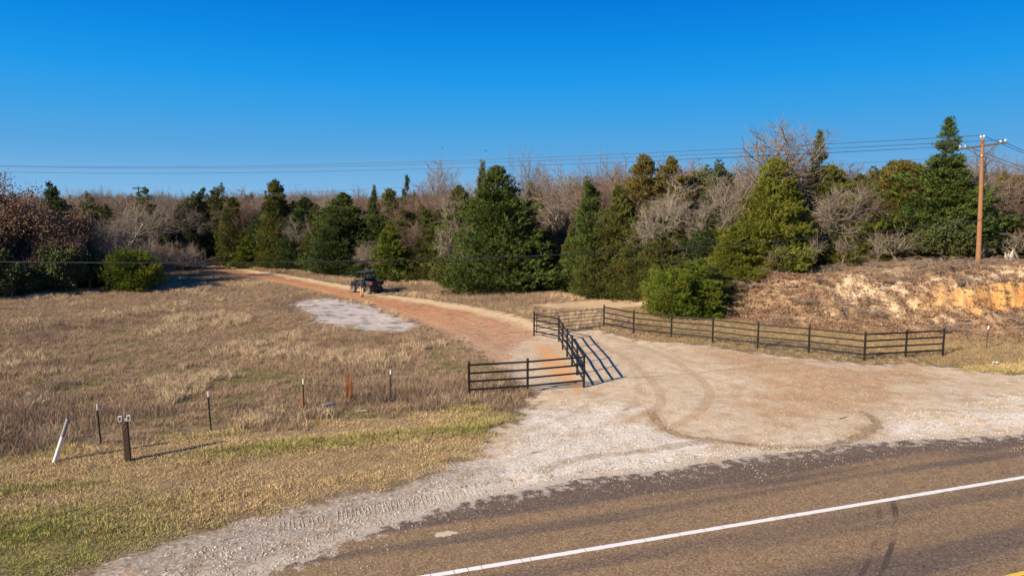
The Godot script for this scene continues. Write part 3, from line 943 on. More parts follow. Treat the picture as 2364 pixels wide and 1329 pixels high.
func branch(t: Shape, s: Shape, r: RandomNumberGenerator, p: Vector3, dir: Vector3, L: float, rad: float, depth: int, top: int, kids: Array, leaves: Array, spread: float) -> void:
	var into := t if depth <= 1 else s
	var seg := 3 if depth < top else 2
	var q := p
	var dd := dir
	var pts := [p]
	for i in seg:
		dd = (dd + Vector3(r.randf_range(-1, 1), r.randf_range(-0.7, 1.0), r.randf_range(-1, 1)) * (0.20 if depth < 2 else 0.30)).normalized()
		var nx := q + dd * L / seg
		var tone := r.randf_range(0.75, 1.2)
		into.col = Color(tone, tone, tone)
		into.tube(q, nx, rad * (1.0 - 0.5 * i / seg), rad * (1.0 - 0.5 * (i + 1) / seg) if depth < top or i < seg - 1 else rad * 0.3, 6 if depth == 0 else (4 if depth <= 1 else 3), false)
		q = nx
		pts.append(q)
	if depth >= top:
		if leaves.size():
			leaves.append(q)
			leaves.append(pts[1])
		return
	var count: int = kids[depth]
	for k in count:
		var f := r.randf_range(0.35, 1.0) if depth > 0 else r.randf_range(0.55, 1.0)
		if k == 0: f = 1.0
		var i := mini(int(f * seg), seg - 1)
		var at: Vector3 = (pts[i] as Vector3).lerp(pts[i + 1], f * seg - i)
		var side := dd.cross(Vector3(r.randf_range(-1, 1), r.randf_range(-1, 1), r.randf_range(-1, 1))).normalized()
		var nd := (dd * (1.0 if k == 0 else 0.55) + side * spread * r.randf_range(0.55, 1.25) + Vector3(0, 0.16, 0)).normalized()
		branch(t, s, r, at, nd, L * r.randf_range(0.5, 0.74), rad * (0.62 if k == 0 else r.randf_range(0.38, 0.55)), depth + 1, top, kids, leaves, spread)

func bare_shape(seed_: int, kids: Array, trunk_len: float, rad: float, spread: float, up := 0.9) -> Array:
	var r := RandomNumberGenerator.new()
	r.seed = seed_
	var t := Shape.new()
	var s := Shape.new()
	var leaves := [Vector3.ZERO]
	branch(t, s, r, Vector3(0, -0.3, 0), Vector3(r.randf_range(-0.15, 0.15), up, r.randf_range(-0.15, 0.15)).normalized(), trunk_len, rad, 0, kids.size(), kids, leaves, spread)
	# measure it, so that callers can scale it to a height and a width
	var ys := []
	var wd := []
	for p in s.v:
		ys.append(p.y)
		wd.append(absf(p.x)); wd.append(absf(p.z))
	wd.sort()
	ys.sort()
	var hi: float = ys[int(ys.size() * 0.985)]
	var wide: float = wd[int(wd.size() * 0.96)] * 2.0
	return [t.mesh(), s.mesh(), hi, wide, leaves]

func leaf_cloud(spots: Array, r: RandomNumberGenerator, each: int, size: float, loose: float) -> Shape:
	var s := Shape.new()
	for i in range(1, spots.size()):
		var c: Vector3 = spots[i]
		for k in each:
			var a := Vector3(r.randf_range(-1, 1), r.randf_range(-1, 1), r.randf_range(-1, 1)).normalized()
			var b := a.cross(Vector3(r.randf_range(-1, 1), r.randf_range(-1, 1), r.randf_range(-1, 1))).normalized()
			var o := c + Vector3(r.randf_range(-1, 1), r.randf_range(-1, 1), r.randf_range(-1, 1)) * loose
			var z := size * r.randf_range(0.7, 1.3)
			var k2 := r.randf_range(0.6, 1.35)
			s.col = Color(k2, k2 * r.randf_range(0.9, 1.1), k2)
			s.quad(o - a * z, o + b * z * 0.45, o + a * z, o - b * z * 0.45)
	return s

func make_shapes() -> void:
	for k in ["full", "spire", "ragged", "bush", "small"]:
		for i in 3 if k in ["ragged", "full"] else 2:
			shapes[k + str(i)] = cedar_shape(k, 40 + i * 13 + hash(k) % 50)
	for i in 4:
		shapes["bare" + str(i)] = bare_shape(70 + i, [8, 7, 7, 6], [2.3, 2.6, 2.0, 2.9][i], 0.095, 0.95)
	for i in 2:
		shapes["scrub" + str(i)] = bare_shape(90 + i, [7, 6, 6], 1.0, 0.05, 0.95)
	for i in 2:
		var b := bare_shape(95 + i, [8, 6, 5, 4], 1.7, 0.10, 1.0)
		var r := RandomNumberGenerator.new()
		r.seed = 5 + i
		b.append(leaf_cloud(b[4], r, 11, 0.036, 0.2).mesh())
		shapes["rust" + str(i)] = b
	for i in 3:
		var b := bare_shape(120 + i, [8, 7, 6], 0.9, 0.045, 1.0)
		var r := RandomNumberGenerator.new()
		r.seed = 15 + i
		b.append(leaf_cloud(b[4], r, 10, 0.05, 0.16).mesh())
		shapes["shrub" + str(i)] = b

func tints() -> void:
	leafy("cedar green", 0.076, 0.108, 0.024)
	leafy("cedar dark", 0.055, 0.081, 0.025)
	leafy("cedar olive", 0.108, 0.117, 0.029)
	leafy("cedar bright", 0.117, 0.152, 0.018)
	leafy("cedar yellow", 0.138, 0.152, 0.021)
	leafy("cedar bronze", 0.142, 0.117, 0.030)
	leafy("rust leaf", 0.185, 0.118, 0.075)
	leafy("shrub leaf", 0.065, 0.080, 0.024)
	leafy("shrub olive leaf", 0.08, 0.085, 0.032)
	mat("twig pale", 0.26, 0.21, 0.168)
	mat("twig white", 0.295, 0.25, 0.205)
	mat("twig grey", 0.21, 0.168, 0.135)
	mat("twig brown", 0.175, 0.112, 0.08)
	mat("twig rust", 0.2, 0.15, 0.12)
	mat("bark", 1, 1, 1)

func tree(kind: String, tint: String, x: float, d: float, tip: float, width: float, label: String, which := -1, group := "") -> Node3D:
	var base := {"rust": "rust", "bare": "bare"}
	var is_cedar := not base.has(kind)
	var n := 0
	while shapes.has(kind + str(n)): n += 1
	var sh: Array = shapes[kind + str((which if which >= 0 else rng.randi()) % n)]
	var called := "cedar_tree" if is_cedar else ("brown_leaved_oak" if kind == "rust" else "bare_oak_tree")
	if kind == "bush": called = "cedar_bush"
	var at := spot(x, d, -0.05)
	var o := thing(called, label, "bush" if kind == "bush" else "tree", at, rng.randf() * TAU, group)
	var hs: float = (tip - at.y) / float(sh[2])
	o.scale = Vector3(width / sh[3], hs, width / sh[3])
	if is_cedar:
		part("trunk", sh[0], mats["bark"], o)
		part("crown", sh[1], mats["cedar " + tint], o)
	else:
		part("trunk", sh[0], mats["twig " + tint], o)
		part("crown", sh[1], mats["twig " + tint], o)
		if kind == "rust":
			part("leaves", sh[5], mats["rust leaf"], o)
	return o

func bush(kind: String, x: float, d: float, h: float, w: float, label: String, called: String, group: String, tint := "shrub leaf") -> void:
	var n := 0
	while shapes.has(kind + str(n)): n += 1
	var sh: Array = shapes[kind + str(rng.randi() % n)]
	var o := thing(called, label, "shrub", spot(x, d, -0.05), rng.randf() * TAU, group)
	o.scale = Vector3(w / sh[3], h / sh[2], w / sh[3])
	part("stems", sh[0], mats["twig grey"], o)
	part("twigs", sh[1], mats["twig grey"], o)
	if kind == "shrub": part("leaves", sh[5], mats[tint], o)

func clump(seed_: int, blades: int, radius: float, height: float, width: float, bend: float, two_tone := 0.25) -> ArrayMesh:
	var r := RandomNumberGenerator.new()
	r.seed = seed_
	var s := Shape.new()
	for i in blades:
		var g := r.randf() * TAU
		var p := Vector3(cos(g), 0, sin(g)) * sqrt(r.randf()) * radius
		var h := height * r.randf_range(0.45, 1.15)
		var lean := Vector3(r.randf_range(-1, 1), 0, r.randf_range(-1, 1)) * bend * h + p * 0.4
		var side := Vector3(r.randf_range(-1, 1), 0, r.randf_range(-1, 1)).normalized() * width * r.randf_range(0.6, 1.2)
		var m := p + Vector3(0, h * 0.6, 0) + lean * 0.4
		var e := p + Vector3(0, h * (1.0 - 0.3 * bend), 0) + lean * 1.2
		var k := r.randf_range(1.0 - two_tone, 1.0 + two_tone)
		s.col = Color(k, k * r.randf_range(0.94, 1.05), k)
		s.tri(p - side, m - side * 0.8, p + side)
		s.tri(p + side, m - side * 0.8, m + side * 0.8)
		s.tri(m - side * 0.8, e, m + side * 0.8)
	return s.mesh()

func n_slope(x: float, d: float) -> float:
	return wobble.get_noise_2d(x * 7.0 + 33.0, d * 10.0 - 12.0)

func bare_ground(x: float, d: float) -> bool:
	var ragged := wobble.get_noise_2d(x * 30.0, d * 30.0) * 0.7
	return field(0, x, d) + ragged > 0.1 or field(1, x, d) + ragged * 0.8 > 0.05 or field(3, x, d) + ragged > 0.25 or field(4, x, d) + ragged > 0.1

func build_grass() -> void:
	var field_buf := PackedFloat32Array()
	var pale_buf := PackedFloat32Array()
	var weed_buf := PackedFloat32Array()
	var verge_buf := PackedFloat32Array()
	var d := 10.0
	while d < 100.0:
		var step := 0.17 if d < 30.0 else (0.21 if d < 48.0 else 0.28)
		var x := -0.80 * d - 3.0
		var far := 0.8 * d + 3.0
		while x < far:
			var px := x + rng.randf_range(-0.5, 0.5) * step
			var pd := d + rng.randf_range(-0.5, 0.5) * step
			x += step
			var across := ROAD_N.x * px + ROAD_N.y * pd
			if across < 15.6: continue
			if bare_ground(px, pd):
				continue
			var right := px > 8.0 and pd > 31.0
			var bt := bank_t(px, pd) if right else -1.0
			if right and bt > 0.1 and (n_slope(px, pd) < (0.02 if px > 20.0 else -0.25) and bt < 1.0 or rng.randf() < 0.45): continue
			if px > -8.0 and not right and pd > 62.0 - px * 0.6 + 8.0: continue
			var n1 := wobble.get_noise_2d(px * 4.0, pd * 4.0)
			var n2 := wobble.get_noise_2d(px * 11.0 + 50.0, pd * 11.0)
			var n3 := wobble.get_noise_2d(px * 2.2 - 90.0, pd * 2.2)
			var k := rng.randf_range(0.75, 1.25)
			var at := spot(px, pd, -0.01)
			var yaw := rng.randf() * TAU
			var verge := across < 24.4 + n2 * 1.2 and px < 3.0
			if verge or (pd < 34.0 and px > 15.0 and across < 24.0):
				# mown roadside grass: green and straw mixed in streaks along the road
				var along := ROAD_U.x * px + ROAD_U.y * pd
				var streak := wobble.get_noise_2d(along * 1.6, across * 14.0)
				var g := clampf(0.36 + n1 * 0.6 + streak * 1.1 - absf(across - 19.5) * 0.03 + (0.18 if across < 17.3 else 0.0), 0.0, 1.0)
				var c := Color(0.54, 0.40, 0.205).lerp(Color(0.235, 0.265, 0.042), g) * k
				var h := rng.randf_range(0.5, 1.5) * (0.9 + streak * 1.0 + n2 * 0.5) * (1.0 if across > 17.0 else 0.75)
				push(verge_buf, Basis(Vector3.UP, yaw).scaled(Vector3(1, maxf(0.35, h), 1)), at, c)
				continue
			var thin := wobble.get_noise_2d(px * 3.0 + 20.0, pd * 5.0 - 60.0)
			if rng.randf() < 0.1 + maxf(0.0, thin) * 1.0: continue
			var fence_side := clampf(1.0 - absf(across - 26.2) / 2.6, 0.0, 1.0) if px < 1.0 else 0.0
			var weedy := n3 * 1.2 + n2 * 0.6 + fence_side * 0.55 + 0.07
			if right:
				var c := Color(0.36, 0.26, 0.135).lerp(Color(0.24, 0.15, 0.09), clampf(bt * 2.0 + n2, 0.0, 1.0)) * k
				push(field_buf, Basis(Vector3.UP, yaw).scaled(Vector3.ONE * rng.randf_range(0.35, 0.8)), at, c)
			elif weedy > 0.28 and rng.randf() < 0.85:
				var c := Color(0.24, 0.165, 0.108).lerp(Color(0.36, 0.26, 0.175), clampf(0.5 + n2, 0.0, 1.0)) * k
				push(weed_buf, Basis(Vector3.UP, yaw).scaled(Vector3.ONE * rng.randf_range(0.6, 1.15)), at, c)
			elif n1 + n2 * 0.5 > 0.26 and rng.randf() < 0.55:
				push(pale_buf, Basis(Vector3.UP, yaw).scaled(Vector3.ONE * rng.randf_range(0.7, 1.2)), at, Color(0.50, 0.38, 0.235) * k)
			else:
				var g := clampf((n2 - 0.22) * 2.4 - (pd - 45.0) * 0.05, 0.0, 0.6)
				var c := Color(0.375, 0.265, 0.165).lerp(Color(0.18, 0.19, 0.045), g) * k
				push(field_buf, Basis(Vector3.UP, yaw).scaled(Vector3.ONE * rng.randf_range(0.45, 1.0) * (1.0 - g * 0.5)), at, c)
		d += step
	scatter("dry_field_grass", clump(1, 34, 0.25, 0.28, 0.007, 0.8), leafy("grass", 1, 1, 1, 0.3), field_buf, "tan dry grass covering the field and the strip behind the fences", "grass")
	scatter("tall_pale_grass", clump(2, 40, 0.18, 0.46, 0.007, 0.8), leafy("grass", 1, 1, 1, 0.3), pale_buf, "tall pale straw coloured bunch grass bent over in the field", "grass")
	scatter("brown_weeds", clump(3, 36, 0.24, 0.36, 0.006, 0.5, 0.45), leafy("grass", 1, 1, 1, 0.3), weed_buf, "reddish brown dead weeds standing in patches of the field", "weeds")
	scatter("roadside_grass", clump(4, 40, 0.18, 0.12, 0.007, 0.9, 0.4), leafy("grass", 1, 1, 1, 0.3), verge_buf, "short green and straw mown grass on the road verge", "grass")
	print("grass ", field_buf.size() / 16, " ", pale_buf.size() / 16, " ", weed_buf.size() / 16, " ", verge_buf.size() / 16, " ", Time.get_ticks_msec())

func pebble_patch(seed_: int, count: int, radius: float, lo: float, hi: float) -> ArrayMesh:
	var r := RandomNumberGenerator.new()
	r.seed = seed_
	var s := Shape.new()
	for i in count:
		var g := r.randf() * TAU
		var c := Vector3(cos(g), 0, sin(g)) * sqrt(r.randf()) * radius
		var z := lerpf(lo, hi, pow(r.randf(), 2.5))
		var k := r.randf_range(0.55, 1.15)
		s.col = Color(k, k * r.randf_range(0.93, 1.0), k * r.randf_range(0.85, 1.0))
		var ring := []
		for q in 5:
			var a := TAU * q / 5 + r.randf_range(-0.4, 0.4)
			ring.append(c + Vector3(cos(a) * z * r.randf_range(0.7, 1.2), z * r.randf_range(0.0, 0.3), sin(a) * z * r.randf_range(0.7, 1.2)))
		var top := c + Vector3(r.randf_range(-0.3, 0.3) * z, z * r.randf_range(0.6, 1.1), r.randf_range(-0.3, 0.3) * z)
		for q in 5:
			s.tri(ring[q], top, ring[(q + 1) % 5])
			s.tri(ring[q], ring[(q + 1) % 5], c - Vector3(0, z * 0.6, 0))
	return s.mesh()

func build_gravel() -> void:
	var buf := PackedFloat32Array()
	var loose := PackedFloat32Array()
	var fall := PackedFloat32Array()
	var d := 9.0
	while d < 44.0:
		var x := -0.8 * d - 2.0
		while x < 0.8 * d + 2.0:
			x += 0.3
			var px := x + rng.randf_range(-0.2, 0.2)
			var pd := d + rng.randf_range(-0.2, 0.2)
			var a := field(0, px, pd)
			if a < -0.1 and field(1, px, pd) < -0.5: continue
			var across := ROAD_N.x * px + ROAD_N.y * pd
			var along := ROAD_U.x * px + ROAD_U.y * pd
			var past := across - edge_of_asphalt(along)
			var white := field(5, px, pd) + wobble.get_noise_2d(px * 9.0, pd * 9.0) * 1.5
			var dens := 0.55 + clampf(white * 0.9, 0.0, 1.0) * 0.45
			if past < 0.0:
				if past < -1.6: continue
				dens = 0.8 * exp(past * 1.6)
			if rng.randf() > dens: continue
			var k := rng.randf_range(0.8, 1.12)
			var c := Color(0.52, 0.465, 0.40).lerp(Color(0.40, 0.32, 0.24), rng.randf() * 0.7) * k
			var p := spot(px, pd, 0.0)
			if past < 0.05: p.y = 0.014
			push(buf if white > 0.2 and past > 0.1 else loose, Basis(Vector3.UP, rng.randf() * TAU).scaled(Vector3.ONE * rng.randf_range(0.7, 1.15)), p, c if white > 0.2 else c * 0.85)
		d += 0.3
	scatter("gravel", pebble_patch(9, 40, 0.28, 0.007, 0.034), mat("pebble", 1, 1, 1, 0.95), buf, "loose whitish limestone gravel over the driveway entrance", "gravel")
	scatter("loose_stones", pebble_patch(10, 9, 0.42, 0.008, 0.028), mat("pebble", 1, 1, 1, 0.95), loose, "sparse pale stones scattered over the dirt and the road shoulder", "stones")
	# fallen oak leaves and dry bits on the bank
	for i in 9000:
		var x := rng.randf_range(11.0, 44.0)
		var t := rng.randf_range(0.0, 1.2)
		var dd := toe(x) + t * 7.0
		if rng.randf() > 1.15 - smoothstep(13.0, 24.0, x) * 0.8: continue
		var c := Color(0.24, 0.125, 0.075).lerp(Color(0.29, 0.20, 0.135), rng.randf()) * rng.randf_range(0.7, 1.3)
		push(fall, Basis(Vector3.UP, rng.randf() * TAU).scaled(Vector3.ONE * rng.randf_range(0.7, 1.3)), spot(x, dd, 0.02), c)
	var r := RandomNumberGenerator.new()
	r.seed = 77
	var spots := [Vector3.ZERO]
	for i in 12: spots.append(Vector3(r.randf_range(-0.25, 0.25), 0.03, r.randf_range(-0.25, 0.25)))
	scatter("fallen_leaves", leaf_cloud(spots, r, 2, 0.055, 0.05).mesh(), leafy("leaf litter", 1, 1, 1, 0.2), fall, "red brown fallen leaves strewn over the cut bank", "leaves")
	print("gravel ", buf.size() / 16, " ", Time.get_ticks_msec())

func clear_of_road(x: float, d: float, by: float) -> bool:
	return inside(Vector2(x, d), DRIVE, 8.0) < -by and inside(Vector2(x, d), TRACK, 8.0) < -by

func shades_road(x: float, d: float) -> bool:    # would a ten metre tree here put the open road in shade?
	for k in 6:
		var h := 4.0 + k * 1.3
		var p := Vector2(x + 1.507 * h, d + 1.19 * h)
		if p.y < 89.0 and inside(p, DRIVE, 6.0) > -1.5: return true
	return false

func wood_front(x: float) -> float:          # d where the wood begins
	if x < -44.0: return 57.5
	if x < -36.0: return lerpf(57.5, 66.0, (x + 44.0) / 8.0)
	if x < -34.0: return 92.0
	if x < 7.0: return lerpf(90.0, 61.5, (x + 34.0) / 41.0)
	return maxf(49.6, lerpf(61.0, 50.0, (x - 7.0) / 11.0))

const LANDMARKS := [[-0.70, "the brown leaved oaks"], [-0.56, "the low spreading oak"], [-0.49, "the road end"], [-0.39, "the young roadside cedar"], [-0.31, "the drooping dark cedar"], [-0.24, "the stacked cedar"], [-0.18, "the small pyramid cedar"], [-0.13, "the brown twiggy tree"], [-0.07, "the white limbed tree"], [-0.01, "the great pyramid cedar"], [0.06, "the gap past the great cedar"], [0.12, "the crooked narrow cedar"], [0.20, "the split bronze cedar"], [0.27, "the pale tangled oak"], [0.33, "the young cedar on the bank end"], [0.39, "the highest oak"], [0.47, "the bright yellow green cedar"], [0.52, "the dry brown tree"], [0.56, "the broad bronze cedar"], [0.63, "the spire cedar"], [0.72, "the utility pole"], [0.8, "the mustard cedar"]]

func whereabouts(x: float, d: float, what: String, look: String) -> String:
	var front := wood_front(x) if d < 0.0 else d
	var best := 9.0
	var mark := ""
	for l in LANDMARKS:
		if absf(x / front - l[0]) < best:
			best = absf(x / front - l[0])
			mark = l[1]
	look = {"green": "deep green"}.get(look, look)
	if d < 0.0:
		return "%s %s at the wood foot by %s" % [look, what, mark]
	var deep := d - wood_front(x)
	var how := "close behind" if deep < 9.0 else ("some way behind" if deep < 20.0 else ("well back behind" if deep < 34.0 else "deep in the wood behind"))
	return "%s %s %s %s" % [look, what, how, mark]

func build_trees() -> void:
	for t in TREES:
		tree(t[0], t[1], t[2], t[3], t[4], t[5], t[6])
	# the wood behind them: leafless oaks with cedars between
	var d := 58.0
	while d < 122.0:
		var gap := lerpf(4.3, 7.0, (d - 58.0) / 64.0)
		var x := -0.86 * d - 4.0
		while x < 0.92 * d + 6.0:
			x += gap
			var px := x + rng.randf_range(-0.42, 0.42) * gap
			var pd := d + rng.randf_range(-0.42, 0.42) * gap
			var front := wood_front(px)
			if pd < front + 2.0 or not clear_of_road(px, pd, 2.4): continue
			var evergreen := rng.randf() < (0.42 if pd < front + 13.0 else 0.22)
			if not evergreen and (pd < front + 5.5 or px < -38.0 and pd < 92.0): continue
			if px < -24.0 and shades_road(px, pd): continue
			var top := rng.randf_range(8.0, 9.9) + (1.3 if px > -6.0 else 0.0) + (0.7 if px > 15.0 else 0.0)
			if evergreen:
				var ti: String = ["olive", "olive", "dark", "bronze", "green"][rng.randi() % 5]
				tree(["ragged", "full", "ragged", "full"][rng.randi() % 4], ti, px, pd, top + 1.0 - rng.randf_range(0.0, 3.4), rng.randf_range(4.4, 6.6), whereabouts(px, pd, "cedar", ti), -1, "cedars deep in the wood")
			else:
				var ti: String = ["brown", "grey", "pale", "brown"][rng.randi() % 4]
				tree("bare", ti, px, pd, top, rng.randf_range(6.5, 9.5), whereabouts(px, pd, "leafless oak", ti), -1, "bare oaks deep in the wood")
		d += gap
	# evergreen and twiggy undergrowth along the wood edge
	var x := -62.0
	while x < 46.0:
		var px := x + rng.randf_range(-0.6, 0.6)
		var front := wood_front(px) + rng.randf_range(-0.6, 2.2)
		x += (1.9 if x < 14.0 else 2.5) if x > -36.0 else 1.5
		if px > -46.5 and px < -38.0 and front > 84.0: continue
		if not clear_of_road(px, front, 1.3): continue
		if rng.randf() < (0.6 if px < 14.0 else 0.3) or px < -36.0:
			var left := px < -36.0
			bush("shrub", px, front, rng.randf_range(1.5, 3.0) * (1.35 if left else 1.0), rng.randf_range(2.4, 3.8), whereabouts(px, -1.0, "evergreen shrub", "leafy"), "evergreen_shrub", "evergreen shrubs along the wood edge", "shrub leaf" if left or rng.randf() < 0.6 else "shrub olive leaf")
		else:
			bush("scrub", px, front, rng.randf_range(0.8, 3.4), rng.randf_range(1.4, 4.2), whereabouts(px, -1.0, "shrub", "leafless twiggy"), "bare_shrub", "bare shrubs along the wood edge")
	# thickets that fill the wood under the crowns, and the wood that goes on behind
	var fill := PackedFloat32Array()
	for i in 3200:
		var pd := rng.randf_range(56.0, 124.0)
		var px := rng.randf_range(-0.9, 1.15) * pd
		if pd < wood_front(px) + 2.0 or not clear_of_road(px, pd, 2.0): continue
		var sh: Array = shapes["scrub0"]
		var k := rng.randf_range(0.6, 1.2)
		var w := rng.randf_range(2.4, 4.2) / float(sh[3])
		push(fill, Basis(Vector3.UP, rng.randf() * TAU).scaled(Vector3(w, rng.randf_range(2.0, 4.2) / float(sh[2]), w)), spot(px, pd, -0.05), Color(0.23, 0.175, 0.145) * k)
	scatter("thicket", shapes["scrub0"][1], mat("thicket", 1, 1, 1), fill, "tangled leafless undergrowth inside the wood", "thicket")
	var deep := PackedFloat32Array()
	var ever := PackedFloat32Array()
	for i in 2600:
		var pd := rng.randf_range(60.0 if i % 3 == 0 else 120.0, 300.0)
		var px := rng.randf_range(-1.4, 1.4) * pd
		if pd < 124.0 and (px < 0.95 * pd + 6.0): continue
		var sh: Array = shapes["bare" + str(1)]
		var top := rng.randf_range(8.2, 10.8)
		var w := rng.randf_range(7.0, 11.0) / float(sh[3])
		if rng.randf() < 0.86:
			push(deep, Basis(Vector3.UP, rng.randf() * TAU).scaled(Vector3(w, top / float(sh[2]), w)), Vector3(px, land(px, pd) - 0.1, -pd), Color(0.175, 0.122, 0.092) * rng.randf_range(0.75, 1.25))
		else:
			sh = shapes["ragged0"]
			w = rng.randf_range(4.0, 6.5) / float(sh[3])
			push(ever, Basis(Vector3.UP, rng.randf() * TAU).scaled(Vector3(w, (top + 0.6) / float(sh[2]), w)), Vector3(px, land(px, pd) - 0.1, -pd), Color(0.05, 0.065, 0.022) * rng.randf_range(0.75, 1.2))
	scatter("far_bare_wood", shapes["bare1"][1], mat("thicket", 1, 1, 1), deep, "brownish leafless wood running back to the skyline", "wood")
	scatter("far_cedar_wood", shapes["ragged0"][1], leafy("far cedar", 1, 1, 1), ever, "scattered dark cedars of the wood on the skyline", "wood")
	print("trees ", Time.get_ticks_msec())


# ------------------------------------------------------------------ fences and posts
func pipe_fence(posts: Array, label: String, called: String, steel: Material) -> void:
	var o := thing(called, label, "fence", spot(posts[0].x, posts[0].y))
	for p in posts:
		var s := Shape.new()
		var b := spot(p.x, p.y, -0.1) - o.position
		var top := 1.44
		s.tube(b, b + Vector3(0, top + 0.1, 0), 0.05, 0.05, 12, false)
		s.lathe(b + Vector3(0, top + 0.1, 0), [[0.057, -0.012], [0.057, 0.004], [0.048, 0.03], [0.027, 0.048], [0.0, 0.055]], Vector3.UP, 12)
		put("post", s, steel, o)
	for i in posts.size() - 1:
		var a := spot(posts[i].x, posts[i].y) - o.position
		var b := spot(posts[i + 1].x, posts[i + 1].y) - o.position
		var ax := (b - a).normalized() * 0.036
		for h in [1.33, 0.99, 0.65, 0.31]:
			var s := Shape.new()
			s.tube(a + ax + Vector3(0, h, 0), b - ax + Vector3(0, h, 0), 0.039, 0.039, 10, false)
			put("rail", s, steel, o)

func build_fences() -> void:
	var steel := mat("black steel", 0.012, 0.011, 0.011, 0.45)
	steel.metallic_specular = 0.35
	pipe_fence([Vector2(-1.75, 27.09), Vector2(0.65, 27.75), Vector2(3.09, 28.65), Vector2(3.0, 30.75), Vector2(2.94, 32.75), Vector2(2.86, 34.75), Vector2(2.78, 36.8), Vector2(2.71, 38.9), Vector2(1.33, 40.6)],
		"black pipe fence bending back along the driveway to the gate latch, its shadow on gravel", "pipe_fence", steel)
	pipe_fence([Vector2(5.88, 43.1), Vector2(7.41, 40.98), Vector2(9.35, 39.45), Vector2(11.36, 38.03), Vector2(13.41, 36.6), Vector2(15.58, 35.2), Vector2(17.79, 33.8), Vector2(20.16, 34.3), Vector2(22.33, 34.72)],
		"long black pipe fence running from the gate hinge past the cedar bush", "pipe_fence", steel)
	# the gate between them
	var grey := mat("gate steel", 0.12, 0.12, 0.125, 0.45, 0.3)
	var a := spot(1.44, 40.72)
	var b := spot(5.79, 43.04)
	var g := thing("pipe_gate", "closed grey tube gate with six thin rails across the driveway", "gate", a)
	var e := b - a
	e.y = 0.0
	var n := 6
	for i in n:
		var y := 0.2 + 1.1 * i / (n - 1)
		var s := Shape.new()
		s.tube(Vector3(0.03, y, 0) , e - e.normalized() * 0.03 + Vector3(0, y, 0), 0.022, 0.022, 8, false)
		put("rail", s, grey, g)
	for f in [0.012, 0.33, 0.66, 0.988]:
		var s := Shape.new()
		s.tube(e * f + Vector3(0, 0.17, 0), e * f + Vector3(0, 1.33, 0), 0.024 if f < 0.1 or f > 0.9 else 0.014, 0.024 if f < 0.1 or f > 0.9 else 0.014, 8)
		put("stile", s, grey, g)
	for y in [0.35, 1.1]:
		var s := Shape.new()
		s.tube(e + e.normalized() * -0.02 + Vector3(0, y, 0), e + e.normalized() * 0.07 + Vector3(0, y, 0), 0.012, 0.012, 6)
		put("hinge", s, grey, g)
	# steel T-posts with white tips
	var green := mat("post green", 0.018, 0.03, 0.022, 0.6)
	var white := mat("post white", 0.72, 0.72, 0.70, 0.6)
	var tp := [
		[-13.24, 21.23, 1.4, 0.02, "white tipped steel post between the slanted pipe and the wooden post"],
		[-10.35, 22.73, 1.4, 0.03, "white tipped steel post past the wooden marker post"],
		[-7.67, 24.46, 1.36, 0.0, "white tipped steel post by the grey rock"],
		[-4.72, 25.86, 1.36, -0.01, "white tipped steel post between the rust coloured grass and the pipe fence"],
		[25.8, 36.47, 1.3, -0.03, "white tipped steel post at the foot of the cut bank"]]
	for t in tp:
		var o := thing("steel_post", t[4], "post", spot(t[0], t[1]), 0.6, "white tipped steel fence posts")
		o.rotation.z = t[3]
		for q in [[-0.1, t[2] - 0.2, green, "shaft"], [t[2] - 0.2, t[2], white, "painted_tip"]]:
			var s := Shape.new()
			var h: float = q[1] - q[0]
			s.box(Vector3(0, q[0] + h * 0.5, 0), Vector3(0.05, h, 0.012))
			s.box(Vector3(0, q[0] + h * 0.5, 0.021), Vector3(0.012, h, 0.03))
			put(q[3], s, q[2], o)
	# strands of wire on the steel posts
	var wire := mat("fence wire", 0.16, 0.13, 0.11, 0.6, 0.4)
	var f := thing("wire_fence", "thin rusty wire strands strung along the white tipped posts to the pipe fence", "wire", spot(-13.24, 21.23))
	for h in [0.4, 0.75, 1.1]:
		var s := Shape.new()
		var run := [Vector2(-30.0, 12.6), Vector2(-13.24, 21.23), Vector2(-10.35, 22.73), Vector2(-7.67, 24.46), Vector2(-4.72, 25.86), Vector2(-1.75, 27.09)]
		for i in run.size() - 1:
			s.tube(spot(run[i].x, run[i].y, h) - f.position, spot(run[i + 1].x, run[i + 1].y, h) - f.position, 0.0035, 0.0035, 4, false)
		put("strand", s, wire, f)
	# wooden post with a reflector bracket
	var wood := grain("dark timber", mat("dark timber", 1, 1, 1, 0.95), 0.03, lin(0.03, 0.017, 0.011), lin(0.115, 0.062, 0.038), Vector3(9, 1.2, 9), 6.0)
	var w := thing("wooden_post", "dark weathered wooden post carrying a white reflector bracket", "post", spot(-11.6, 19.87), 0.35)
	w.rotation.z = 0.02
	var ws := Shape.new()
	ws.box(Vector3(0, 0.58, 0), Vector3(0.17, 1.36, 0.16), Basis.IDENTITY, 0.015)
	put("timber", ws, wood, w)
	var br := mat("bracket white", 0.68, 0.67, 0.62, 0.5)
	for sx in [-1, 1]:
		var s := Shape.new()
		for q in [[0.0, 0.145, 0.1, 0.014], [0.0, -0.0, 0.1, 0.014]]:
			s.box(Vector3(sx * 0.115, 1.28 + q[1], 0.02), Vector3(q[2], q[3], 0.07))
		for k in [-1, 1]:
			s.box(Vector3(sx * 0.115 + k * 0.043, 1.352, 0.02), Vector3(0.014, 0.13, 0.07))
		put("bracket", s, br, w)
		var rs := Shape.new()
		rs.box(Vector3(sx * 0.115, 1.35, 0.02), Vector3(0.045, 0.07, 0.03), Basis.IDENTITY, 0.008)
		put("reflector", rs, mat("amber", 0.45, 0.19, 0.03, 0.25), w)
	var ps := Shape.new()
	ps.box(Vector3(0, 1.31, 0.02), Vector3(0.13, 0.09, 0.03), Basis.IDENTITY, 0.005)
